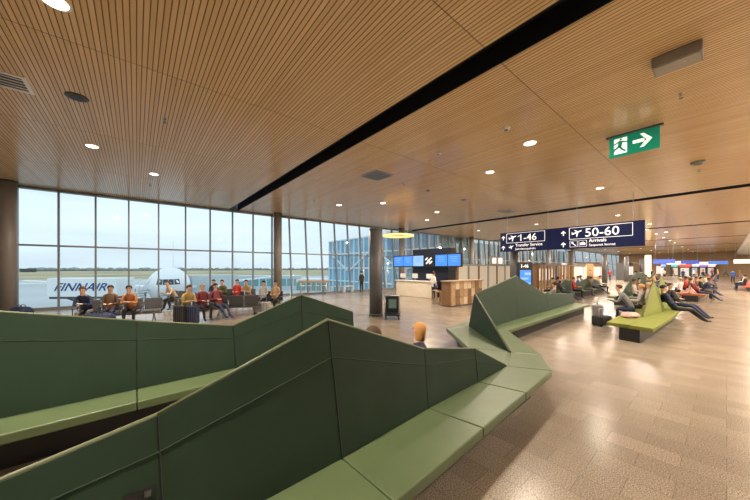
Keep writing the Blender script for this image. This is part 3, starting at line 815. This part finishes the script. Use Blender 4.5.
# distant end of the hall: lit shopfronts and signs
for k in range(12):
    px = 652 + k * 8.2; z = random.uniform(66, 92); p = WZ(px, z)
    if p[1] > 19: continue
    t = thing('shopfront', 'lit shopfront number %d from the left at the far end of the hall' % (k + 1) if False else 'lit shopfront at the far end of the hall, ' + ['white', 'blue', 'amber', 'teal', 'red', 'pale', 'violet', 'cream', 'green', 'cyan', 'rose', 'yellow'][k] + ' sign band', 'shopfront', (p[0], p[1], 0), -PI / 2, 'lit shopfronts at the far end')
    w = 2.2
    ec = [(1, 1, 1), (.15, .3, 1), (1, .6, .2), (.1, .6, .6), (.9, .1, .05), (.8, .8, .9), (.4, .2, .9), (1, .85, .6), (.1, .7, .2), (.2, .8, 1), (1, .4, .5), (1, .9, .2)][k]
    MB().box((0, 0, 1.5), (w, .5, 3.0)).build('body', M_dgrey, t)
    MB().box((0, -.27, 2.6), (w * .9, .05, .5)).build('sign_band', mat('lit_sign_%d' % k, ec, .4, emit=ec, es=.9), t)
    MB().box((0, -.27, 1.1), (w * .6, .05, 1.9)).build('display_window', mat('lit_display_%d' % (k % 3), (.5, .5, .5), .4, emit=[(1, .75, .5), (.9, .9, .9), (.4, .5, .7)][k % 3], es=.45), t)
p = WZ(648, 50); t = thing('light_column', 'glowing cream light column at the end of the sign', 'lamp', (p[0], p[1], 0))
MB().lathe([(.3, 0), (.3, .3)], n=16).build('base', M_grey, t); MB().lathe([(.42, .3), (.42, 4.2)], n=20).build('diffuser', mat('lit_cream', (.9, .8, .6), .4, emit=(1, .82, .52), es=1.1), t)
MB().lathe([(.44, 4.2), (.44, 4.3)], n=20).build('cap', M_grey, t)

# white bulkhead along the right
struct(MB().box((75, -2.6, CEIL - .35), (72, 2.2, .7)).build('trim_30', M_white), 'white bulkhead under the ceiling on the right')

# ---------------------------------------------------------------- signs
RY = Matrix(((0, 0, -1), (-1, 0, 0), (0, 1, 0)))       # text plane facing -X, reading towards -Y
sx, y0, y1, zb, zt = 19.2, 9.85, 2.55, 3.10, 4.36
t = thing('direction_sign', 'long navy hanging direction sign reading 1-46 and 50-60', 'sign', (sx, (y0 + y1) / 2, zb))
oy = (y0 + y1) / 2
MB().box((.1, 0, (zt - zb) / 2), (.18, y0 - y1, zt - zb)).build('panel', M_navy, t, bevel=.01)
for yy in (9.4, 6.9, 5.4, 3.0): MB().tube((.1, yy - oy, zt - zb), (.1, yy - oy, CEIL - zb), .012, n=6).build('hanger', M_steel, t)
def stext(s, y, z, size, bold=0, sxx=1): return text_mesh('lettering', s, size, M_text, t, (0.0, y - oy, z - zb), RY, bold=bold, sx=sxx)
def frame(ya, yb, za, zb_, w=.022):
    m = MB()
    for z in (za, zb_): m.box((0, (ya + yb) / 2 - oy, z - zb), (.02, abs(ya - yb), w))
    for y in (ya, yb): m.box((0, y - oy, (za + zb_) / 2 - zb), (.02, w, abs(zb_ - za)))
    m.build('border', M_text, t)
def icon(pts, y, z, s, name='pictogram'):
    m = MB()
    for poly in pts: m.prism([(0, y - oy - a * s, z - zb + b * s) for a, b in poly], (-.012, 0, 0))
    m.build(name, M_text, t)
ARW = [[(-.09, -.5), (.09, -.5), (.09, .25), (-.09, .25)], [(-.42, .02), (0, .45), (0, .22), (-.3, -.1)], [(.42, .02), (.3, -.1), (0, .22), (0, .45)]]
PLANE = [[(-.5, -.05), (.35, .28), (.52, .3), (.48, .18), (-.42, -.18)], [(-.28, .36), (-.16, .36), (.2, .2), (.05, .1)], [(-.02, -.45), (.08, -.42), (.2, .15), (.0, .05)], [(-.5, .12), (-.42, .12), (-.3, -.02), (-.44, -.1)]]
icon(ARW, 9.62, 4.02, .30); icon(ARW, 9.62, 3.36, .30)
frame(9.4, 7.05, 3.66, 4.28); icon(PLANE, 9.02, 3.97, .48); stext('1-46', 8.62, 3.76, .60, .004, 1.02)
icon([[(-.5, .15), (-.5, .35), (.1, .62), (.1, .38)]], 8.55, 3.99, .22, 'digit_flag')
icon(PLANE, 9.1, 3.38, .3); stext('Transfer Service', 8.82, 3.40, .26, .002, .95); stext('Jatkolentopalvelu', 8.82, 3.18, .19, 0, .95)
icon(ARW, 6.05, 4.02, .30); icon(ARW, 6.05, 3.36, .30)
frame(5.75, 3.0, 3.64, 4.28); icon(PLANE, 5.4, 3.97, .48); stext('50-60', 5.02, 3.74, .64, .004, 1.02)
frame(5.72, 5.36, 3.2, 3.54, .014); frame(5.28, 4.92, 3.2, 3.54, .014)
icon([[(-.4, .3), (-.1, .4), (.05, .1), (-.25, 0)], [(-.05, .1), (.4, -.3), (.3, -.4), (-.15, 0)]], 5.54, 3.37, .3)
icon([[(-.4, -.25), (.4, -.25), (.4, .2), (-.4, .2)], [(-.15, .2), (.15, .2), (.12, .34), (-.12, .34)]], 5.10, 3.36, .3)
stext('Arrivals', 4.82, 3.42, .26, .002, .95); stext('Saapuvat lennot', 4.82, 3.20, .19, 0, .95)

for k, (px, z, wd, ec) in enumerate([(664, 44, 2.4, (.05, .1, .5)), (676, 56, 2.6, (.9, .9, .95)), (690, 50, 2.2, (.05, .1, .5)), (706, 62, 3, (.9, .9, .95)), (718, 54, 2.4, (.08, .2, .7)), (742, 44, 1.6, (1, .95, .85))]):
    p = WZ(px, z); t = thing('hanging_sign', ['leftmost blue', 'left white', 'middle blue', 'right white', 'bright blue', 'rightmost cream'][k] + ' lit hanging sign far down the hall', 'sign', (p[0], p[1], 2.7), 0, 'hanging signs far down the hall')
    MB().box((0, 0, .3), (.14, wd, .6)).build('panel', mat('lit_hanging_%d' % k, ec, .4, emit=ec, es=.8), t)
    for s_ in (-1, 1): MB().tube((0, s_ * wd * .4, .6), (0, s_ * wd * .4, CEIL - 2.7), .02, n=6).build('hanger', M_steel, t)
# exit sign
ex, ya, yb = 10.45, 2.14, 1.10; zb2, zt2 = 3.13 + 2, 3.72 + 2
ex, zb2, zt2 = 10.45, 5.125, 5.70
t = thing('exit_sign', 'lit green emergency exit sign with running figure and arrow under the ceiling', 'sign', (ex, (ya + yb) / 2, zb2))
hh = zt2 - zb2
MB().box((.03, 0, hh / 2), (.05, ya - yb, hh)).build('panel', M_exitg, t, bevel=.005)
MB().box((.03, 0, hh + .02), (.07, ya - yb + .14, .05)).build('mounting_rail', M_dgrey, t)
for s in (-1, 1): MB().tube((.03, s * .4, hh + .03), (.03, s * .4, CEIL - zb2), .012, n=6).build('hanger', M_steel, t)
m = MB(); m.box((0, .27, hh * .5), (.015, .28, hh * .74)); m.build('door_pictogram', M_exitw, t)
def gpoly(polys, mm, nm, x=-.012, dx=-.006):
    m = MB()
    for p_ in polys: m.prism([(x, a, b) for a, b in p_], (dx, 0, 0))
    m.build(nm, mm, t)
Mg = mat('dark_exit_green', (0, .14, .08), .4, emit=(0, .12, .07), es=.8)
c0, z0, s = .27, hh * .5, .20
man = [[(-.15, .75), (.1, .75), (.1, .98), (-.15, .98)], [(-.28, .65), (.2, .7), (.3, -.1), (-.12, -.15)], [(.2, .65), (.75, .35), (.68, .2), (.2, .45)], [(-.2, .6), (-.75, .45), (-.75, .3), (-.2, .4)],
       [(.25, .0), (.7, -.3), (1.0, -.75), (.85, -.85), (.5, -.45), (.0, -.2)], [(0, 0), (-.25, -.4), (-.65, -.8), (-.5, -.92), (-.05, -.55), (.2, -.1)]]
gpoly([[(c0 + a * s * .95, z0 + b * s) for a, b in q] for q in man], Mg, 'running_figure')
aw = [[(-.5, -.12), (.15, -.12), (.15, .12), (-.5, .12)], [(-.1, -.5), (.12, -.5), (.58, 0), (.28, 0)], [(-.1, .5), (.28, 0), (.58, 0), (.12, .5)]]
gpoly([[(-.17 - a * .36, hh * .52 + b * .36) for a, b in q] for q in aw], M_exitw, 'arrow', x=-.001, dx=-.008)

# ---------------------------------------------------------------- ceiling fittings
warm = (1.0, .85, .68)
def downlight(x, y, label, energy=150, r=.13, group='nearby downlights'):
    t = thing('downlight', label, 'ceiling light', (x, y, CEIL), 0, group)
    m = MB(); m.lathe([(r + .035, -.012), (r + .035, 0), (r, 0), (r, -.012)], n=24); m.build('trim_ring', M_whiteg, t)
    MB().lathe([(r, -.016), (r, -.004)], n=24).build('lens', M_lens, t)
    ld = bpy.data.lights.new('downlight_lamp', 'AREA'); ld.shape = 'DISK'; ld.size = r * 1.8; ld.energy = energy; ld.color = warm
    lo = bpy.data.objects.new('lamp', ld); COL.objects.link(lo); lo.parent = t; lo.location = (0, 0, -.03)
E = 270
dl = [((55, 1), 'bright downlight cut off by the top left corner'), ((92, 146), 'downlight left of the ceiling sprinkler above the left windows'), ((154, 174), 'small downlight closest to the left window wall'),
      ((339, 205), 'downlight above the leaning windows, left of the big pillar'), ((530, 143), 'large bright downlight left of the exit sign'), ((490, 172), 'downlight below left of the largest bright one'),
      ((600, 188), 'downlight just above the right half of the direction sign'), ((437, 212), 'upper downlight above the blue screens'), ((383, 203), 'downlight below the square air grille'),
      ((427, 220), 'lower downlight above the blue screens'), ((650, 224), 'downlight right of the direction sign, left one'), ((666, 232), 'downlight right of the direction sign, lower one')]
for (px, py), lb in dl:
    p = W(px, py, CEIL); downlight(p[0], p[1], lb, E * (.4 if px == 600 else 1), .14 if px != 530 else .16)
downlight(-.7, 2.75, 'added unseen downlight above the nearest bench, lighting the bench behind it', E * 1.6, .13)  # added lamp out of view, brightens front and seat of the left bench
k = 0
for x in range(-10, 110, 6):
    for y in (-6, -2, 5, 10.5, 16):  # the first row is never in view, added to light the hall
        if x < 22 and y > 0: continue
        if x < 8: continue
        if x > 60 and (x // 6) % 2: continue
        k += 1; downlight(x + .8, y, {-6: 'added round warm downlight of the unseen ceiling row on the right', -2: 'round warm downlight in the row along the right edge of the hall', 5: 'round warm downlight far down the middle of the hall', 10.5: 'round warm downlight far down the hall, row above the pillars', 16: 'round warm downlight far down the hall, row nearest the windows'}[y], E * (.55 if 24 < x < 40 and 0 < y < 12 else 1.5 if x < 30 else 2.2), .12, 'downlights of the hall, row %s' % {-6: 'outside', -2: 'right', 5: 'middle', 10.5: 'pillars', 16: 'windows'}[y])
def disc(name, px, py, r, mm, label, cat, hgt=.03):
    p = W(px, py, CEIL); t = thing(name, label, cat, p)
    MB().lathe([(r * .8, -hgt), (r, -hgt * .4), (r, 0)], n=24).build('cover', mm, t)
    MB().lathe([(r * .55, -hgt - .006), (r * .6, -hgt)], n=20).build('grille', M_dgrey if mm != M_dgrey else M_black, t)
disc('ceiling_speaker', 77, 97, .2, M_dgrey, 'dark oval-looking round loudspeaker in the ceiling at upper left', 'speaker')
disc('smoke_detector', 506, 128, .1, M_whiteg, 'white smoke detector left of the large downlight', 'smoke detector', .06)
disc('smoke_detector', 438, 153, .09, M_whiteg, 'small white detector between the air grille and the large downlight', 'smoke detector', .05)
disc('ceiling_sensor', 698, 162, .19, M_grey, 'round grey sensor right of the exit sign', 'sensor', .09)
disc('smoke_detector', 428, 190.5, .11, M_grey, 'grey detector right of the square air grille', 'smoke detector', .04)
disc('ceiling_speaker', 464, 200, .16, M_grey, 'grey round ceiling speaker left of the far air grille', 'speaker', .03)
def sprinkler(px, py, label):
    p = W(px, py, CEIL); t = thing('sprinkler', label, 'sprinkler', p, 0, 'ceiling sprinklers')
    MB().lathe([(.05, -.01), (.05, 0)], n=14).build('flange', M_chrome, t); MB().tube((0, 0, 0), (0, 0, -.09), .015, n=8).build('stem', M_chrome, t)
    MB().lathe([(.035, -.1), (.035, -.09)], n=12).build('deflector', M_dgrey, t)
for px, py, lb in ((165, 119, 'sprinkler above the downlights on the left'), (150, 184, 'sprinkler right under the small left downlight'), (681, 94, 'sprinkler below the grey ceiling box'), (404, 183, 'sprinkler right of the square air grille'),
                   (699, 169, 'sprinkler beneath the round grey sensor'), (314, 200, 'sprinkler left of the leaning windows'), (715, 236, 'dark sprinkler far right under the ceiling'), (500, 208, 'sprinkler by the far air grille'), (707, 203, 'sprinkler far right between the ceiling slots')): sprinkler(px, py, lb)
def vent(px, py, s, label, mm=M_steel, rz=0):
    p = W(px, py, CEIL); t = thing('air_grille', label, 'vent', p, rz, 'ceiling air grilles')
    m = MB(); h = s / 2
    for a in (-1, 1): m.box((a * h, 0, -.012), (.07, s + .07, .024)).box((0, a * h, -.012), (s - .07, .07, .024))
    m.build('frame', mm, t); MB().box((0, 0, -.004), (s, s, .008)).build('backing', M_black, t)
    for i in range(9):
        q = -h + s * (i + 1) / 10
        if mm == M_whiteg and i % 2 == 0: continue
        if mm == M_whiteg: MB().box((0, q, -.014), (s - .07, .022, .012)).build('slat', mm, t); continue
        MB().box((q, 0, -.014), (.025, s - .07, .012)).build('slat', mm, t); MB().box((0, q, -.016), (s - .07, .02, .01)).build('slat', mm, t)
vent(377, 175.5, .95, 'square air grille in the ceiling above the big pillar'); vent(507, 211.5, .9, 'far air grille above the left end of the direction sign')
vent(3, 79, .66, 'white slotted air grille at the left edge of the ceiling', M_whiteg)
# grey box under the ceiling
p = W(677, 58, CEIL - .06); t = thing('ceiling_box', 'grey box mounted under the ceiling above the exit sign', 'device', (p[0], p[1], CEIL), 0)
MB().box((0, 0, -.09), (.42, .62, .18)).build('housing', mat('warm_grey_box', (.3, .27, .24), .5), t, bevel=.01)
MB().box((0, 0, -.186), (.36, .56, .012)).build('lid', mat('warm_grey_lid', (.4, .37, .33), .5), t); MB().lathe([(.012, -.2), (.012, -.19)], (-.05, -.1, 0), n=10).build('indicator', M_whiteg, t)

# ---------------------------------------------------------------- socket on near backrest
t = thing('power_socket', 'small black power socket in the near backrest at the bottom edge', 'socket', (.02, 2.05, .757), 0)
MB().box((0, -.01, 0), (.12, .012, .06), R=Matrix.Rotation(-.35, 3, 'X')).build('plate', M_black, t)
MB().box((0.03, -.022, 0), (.03, .006, .03), R=Matrix.Rotation(-.35, 3, 'X')).build('outlet', M_dgrey, t)

# ---------------------------------------------------------------- outside
GZ = -3.6
struct(MB().box((100, 620, GZ - .5), (2400, 1195, 1)).build('trim_40', mat('pale_apron_concrete', (.42, .455, .455), .5, noise=.1, nscale=.05)), 'pale wet apron outside')
def ground_patch(name, x0, x1, y0, y1, mm, h, label, cat='field'):
    o = MB().box(((x0 + x1) / 2, (y0 + y1) / 2, GZ + h / 2), (x1 - x0, y1 - y0, h)).build(name, mm); o['kind'] = 'structure'; o['label'] = label
ground_patch('trim_41', -700, 900, 190, 900, mat('dry_autumn_grass', (.42, .36, .21), .9, noise=.35, nscale=.02), .1, 'dry autumn grass field beyond the apron')
ground_patch('trim_42', -700, 900, 150, 162, mat('white_taxiway', (.6, .62, .6), .7), .1, 'pale taxiway strip')
# distant tree line, haze put into its bluish grey colour
m = MB(); random.seed(11)
x = -900
while x < 1200:
    w = random.uniform(8, 22); h = random.uniform(4.5, 7); n = 8
    m.lathe([(w * .5, 0), (w * .55, h * .45), (w * .3, h * .85), (w * .06, h)], (x, 760 + random.uniform(-15, 25), GZ), n=8); x += w * .55
o = m.build('tree_line', mat('hazed_distant_trees', (.26, .29, .29), .9, noise=.3, nscale=.1)); o['kind'] = 'stuff'; tag(o, 'dark distant line of trees on the horizon', 'trees')
# aircraft: nose towards the viewer
p = WZ(169, 30); ra = math.atan2(-p[1], -p[0]) - .02
t = thing('aircraft', 'white airliner parked nose-on outside the left windows', 'aircraft', (p[0], p[1], GZ), ra)
M_plane = mat('aircraft_white', (.8, .82, .83), .3)
prof = [(.05, 3.0), (.5, 2.75), (.95, 2.25), (1.4, 1.4), (1.75, .3), (1.93, -1.2), (1.975, -3), (1.975, -24), (1.5, -30), (.5, -36)]
RX = Matrix(((0, 0, 1), (0, 1, 0), (-1, 0, 0)))
MB().lathe(prof, (0, 0, 3.7), n=32, R=RX).build('fuselage', M_plane, t)
m = MB()
for (ya_, yb_) in ((-.95, -.5), (-.44, -.02), (.02, .44), (.5, .95)):
    q = []
    for yy, zz in ((ya_, 4.0), (yb_, 4.0), (yb_ * .92, 4.5), (ya_ * .92, 4.5)):
        rr = math.sqrt(yy * yy + (zz - 3.7) ** 2)
        for (r0, x0_), (r1, x1_) in zip(prof, prof[1:]):
            if r0 <= rr <= r1: xx = x0_ + (x1_ - x0_) * (rr - r0) / (r1 - r0); break
        q.append((xx + .03, yy, zz))
    m.prism(q, (.04, 0, .01))
m.build('cockpit_window', mat('cockpit_glass', (.03, .05, .06), .1), t)
for s in (-1, 1):
    MB().hexa([(-12, s * 1.5, 2.6), (-18, s * 1.5, 2.6), (-21.5, s * 16, 3.9), (-19.8, s * 16, 3.9)], [(-12, s * 1.5, 3.0), (-18, s * 1.5, 2.9), (-21.5, s * 16, 4.0), (-19.8, s * 16, 4.0)]).build('wing', M_plane, t)
    MB().lathe([(.7, -2), (1.05, -.6), (1.1, .9), (.95, 1.6)], (-12.2, s * 5.6, 2.0), n=20, R=RX.inverted()).build('engine', M_plane, t)
MB().hexa([(-28, -.15, 5.2), (-35, -.15, 5.0), (-35, .15, 5.0), (-28, .15, 5.2)], [(-34, -.1, 11), (-37, -.1, 11), (-37, .1, 11), (-34, .1, 11)]).build('tail_fin', M_plane, t)
for yy, xx in ((0, .2), (-3, -15), (3, -15)): MB().tube((xx, yy, 2.2), (xx, yy, .5), .12).build('gear_strut', M_steel, t); MB().tube((xx, yy - .2, .4), (xx, yy + .2, .4), .4, n=16).build('gear_wheel', M_black, t)
# high-lift truck with white body and lettering
pa, pb = WZ(46.7, 29.5), WZ(117, 30.0)
cx, cy = (pa[0] + pb[0]) / 2, (pa[1] + pb[1]) / 2; L = math.hypot(pb[0] - pa[0], pb[1] - pa[1]); rz = math.atan2(pb[1] - pa[1], pb[0] - pa[0])
t = thing('high_lift_truck', 'white high-lift catering truck with blue italic airline lettering outside the left windows', 'truck', (cx, cy, GZ), rz)
bz = .95 - GZ; bb = -.95 - GZ
MB().box((0, 1.2, (bz + bb) / 2), (L, 2.4, bz - bb)).build('cargo_body', mat('truck_body_white', (.85, .88, .88), .4), t, bevel=.04)
MB().box((0, 1.2, bb - .12), (L * .96, 2.2, .2)).build('body_frame', M_dgrey, t)
MB().box((0.3, 1.2, .9), (L * .9, 2.1, .3)).build('chassis', M_dgrey, t)
m = MB()
for yy in (.3, 2.1):
    m.box((.2, yy, 1.75), (4.2, .12, .16), R=Matrix.Rotation(.38, 3, 'Y')).box((.2, yy, 1.75), (4.2, .12, .16), R=Matrix.Rotation(-.38, 3, 'Y'))
m.build('scissor_lift', M_dgrey, t)
cab = MB(); cab.hexa([(L / 2 - .2, .1, .6), (L / 2 + 1.6, .1, .6), (L / 2 + 1.6, 2.3, .6), (L / 2 - .2, 2.3, .6)], [(L / 2 - .2, .1, 2.4), (L / 2 + 1.2, .1, 2.4), (L / 2 + 1.2, 2.3, 2.4), (L / 2 - .2, 2.3, 2.4)]); cab.build('cab', M_white, t, bevel=.06)
for xx in (-2.2, 2.6):
    for yy in (.15, 2.2): MB().tube((xx, yy - .12, .5), (xx, yy + .12, .5), .5, n=18).build('wheel', M_black, t)
text_mesh('lettering', 'FINNAIR', 1.15, mat('airline_blue_lettering', (.01, .05, .22), .4), t, (-L * .41, -.02, (bz + bb) / 2 - .34), RS, shear=.45, extrude=.01, bold=.008, sx=1.15)
# stairs / loader next to the aircraft
p = WZ(133, 28); t = thing('belt_loader', 'grey boarding steps standing between the truck and the aircraft', 'boarding steps', (p[0], p[1], GZ), FC)
MB().box((0, 0, .7), (3.2, 1.8, .4)).build('chassis', M_grey, t)
for k in range(10): MB().box((-1.2 + k * .25, 0, 1.0 + k * .27), (.3, 1.3, .06)).build('step', M_steel, t)
for s in (-1, 1):
    m = MB(); m.tube((-1.3, s * .7, 1.9), (1.3, s * .7, 4.6), .05)
    for k in range(6): m.tube((-1.2 + k * .48, s * .7, 1.0 + k * .5), (-1.2 + k * .48, s * .7, 2.0 + k * .5), .035)
    m.build('handrail', M_white, t)
for xx in (-1.2, 1.2):
    for s in (-1, 1): MB().tube((xx, s * .8, .35), (xx, s * .95, .35), .35, n=14).build('wheel', M_black, t)
# teal-glazed jet bridge and service buildings
M_teal = mat('teal_glazing', (.18, .38, .38), .15)
M_pbl = mat('pale_blue_cladding', (.56, .63, .65), .5)
def block(name, label, cat, a, b, h0, h1, d, mm, mw, nw=8, off=0):
    pa, pb = WZ(*a), WZ(*b); L = math.hypot(pb[0] - pa[0], pb[1] - pa[1]); rz = math.atan2(pb[1] - pa[1], pb[0] - pa[0])
    t = thing(name, label, cat, ((pa[0] + pb[0]) / 2, (pa[1] + pb[1]) / 2, GZ), rz)
    MB().box((0, d / 2, (h0 + h1) / 2 - GZ), (L, d, h1 - h0)).build('body', mm, t)
    for k in range(nw):
        MB().box((-L / 2 + L * (k + .5) / nw, -.03, (h0 * .45 + h1 * .55) - GZ), (L / nw * .8, .06, (h1 - h0) * .5)).build('window_pane', mw, t)
    return t
tb = block('jet_bridge', 'pale jet bridge with teal glass beyond the aircraft', 'jet bridge', (192, 42), (238, 46), -1.6, .9, 3, M_pbl, M_pbl, 4)
for s in (-2, 2): MB().box((s, 1.5, (-1.6 - GZ) / 2), (.5, .5, -1.6 - GZ)).build('support_leg', M_steel, tb)
block('service_building', 'low teal-glazed building beyond the apron behind the window pillar', 'building', (216, 70), (300, 74), GZ, .0, 8, M_pbl, M_teal, 12)
block('service_building', 'low pale building right of the window pillar', 'building', (296, 60), (332, 58), GZ, -.3, 6, M_white, M_teal, 7)
block('service_building', 'distant dark low building on the left horizon', 'building', (20, 380), (32, 380), GZ, 1.2, 5, M_dgrey, M_dgrey, 3)
p = WZ(128, 52); 
t = thing('service_van', 'white service van parked behind the truck', 'van', (p[0], p[1], GZ), FC)
MB().box((0, 0, 1.4), (5, 2, 2.0)).build('body', M_white, t, bevel=.15); MB().box((1.6, -1.01, 1.8), (1.2, .04, .7)).build('side_window', M_black, t)
for xx in (-1.6, 1.6):
    for s in (-1, 1): MB().tube((xx, s * .9, .36), (xx, s * 1.05, .36), .36, n=14).build('wheel', M_black, t)

# glass terminal wing projecting outwards
M_bgl = mat('blue_curtain_glass', (.2, .42, .58), .12, noise=.25, nscale=.35)
M_fin = mat('pale_fin', (.75, .82, .83), .4)
t = thing('terminal_wing', 'blue glass terminal wing with pale fins projecting outside', 'building', (27.5, 34, GZ))
MB().box((3, 0, 5.2), (6, 25.5, 10.4)).build('glass_volume', M_bgl, t)
for k in range(20): MB().box((-.12, -12.5 + k * 1.31, 5.2), (.24, .14, 10.4)).build('fin', M_fin, t)
for z in (3.4, 5.6, 8.0, 10.4): MB().box((-.1, 0, z), (.22, 25.5, .2)).build('floor_band', M_fin, t)
for k in range(4): MB().box((-.25, -10 + k * 6.4, 6.8), (.15, 6.6, .2), R=Matrix.Rotation(.5 * (1 if k % 2 else -1), 3, 'X')).build('brace', M_fin, t)
t = thing('terminal_wing', 'teal striped facade facing the windows behind the blue screens', 'building', (70, 33, GZ))
M_tgl = mat('teal_curtain_glass', (.30, .52, .54), .12, noise=.3, nscale=.4)
MB().box((0, 3, 5.4), (72, 6, 10.8)).build('glass_volume', M_tgl, t)
for k in range(70): MB().box((-35.6 + k * 1.03, -.15, 5.4), (.22 if k % 3 else .4, .3, 10.8)).build('fin', M_fin if k % 4 else M_dgrey, t)

# ---------------------------------------------------------------- world
w = bpy.data.worlds.new('overcast_sky'); bpy.context.scene.world = w; w.use_nodes = True
nt = w.node_tree; L_ = nt.links; bg = nt.nodes['Background']
tc = node(nt, 'ShaderNodeTexCoord'); s = node(nt, 'ShaderNodeSeparateXYZ'); L_.new(tc.outputs['Generated'], s.inputs[0])
r = node(nt, 'ShaderNodeValToRGB'); e = r.color_ramp.elements
e[0].position = 0; e[0].color = (.58, .66, .72, 1); e[1].position = .5; e[1].color = (.70, .81, .90, 1)
k = e.new(.1); k.color = (.64, .73, .80, 1)
L_.new(s.outputs[2], r.inputs[0])
mp = node(nt, 'ShaderNodeMapping'); mp.inputs['Scale'].default_value = (1.5, 1.5, 9); L_.new(tc.outputs['Generated'], mp.inputs[0])
no = node(nt, 'ShaderNodeTexNoise'); no.inputs['Scale'].default_value = 1.6; no.inputs['Detail'].default_value = 5; L_.new(mp.outputs[0], no.inputs[0])
mr = node(nt, 'ShaderNodeMapRange'); mr.inputs[1].default_value = .3; mr.inputs[2].default_value = .7; mr.inputs[3].default_value = .88; mr.inputs[4].default_value = 1.1
L_.new(no.outputs['Fac'], mr.inputs[0])
v = node(nt, 'ShaderNodeVectorMath', operation='SCALE'); L_.new(r.outputs[0], v.inputs[0]); L_.new(mr.outputs[0], v.inputs['Scale'])
L_.new(v.outputs[0], bg.inputs[0]); bg.inputs[1].default_value = 1.5

# ---------------------------------------------------------------- camera
cd = bpy.data.cameras.new('camera'); cd.sensor_width = 36; cd.lens = 290 / 750 * 36; cd.shift_y = 18 / 750; cd.clip_end = 3000; cd.clip_start = .05
co = bpy.data.objects.new('camera', cd); COL.objects.link(co); co.location = (0, 0, CAMH)
co.rotation_euler = (PI / 2, 0, math.atan2(CC, SS) - PI / 2)
sc = bpy.context.scene; sc.camera = co
vs = sc.view_settings; vs.view_transform = 'Standard'; vs.look = 'None'; vs.gamma = 1; vs.exposure = 0; vs.use_curve_mapping = False
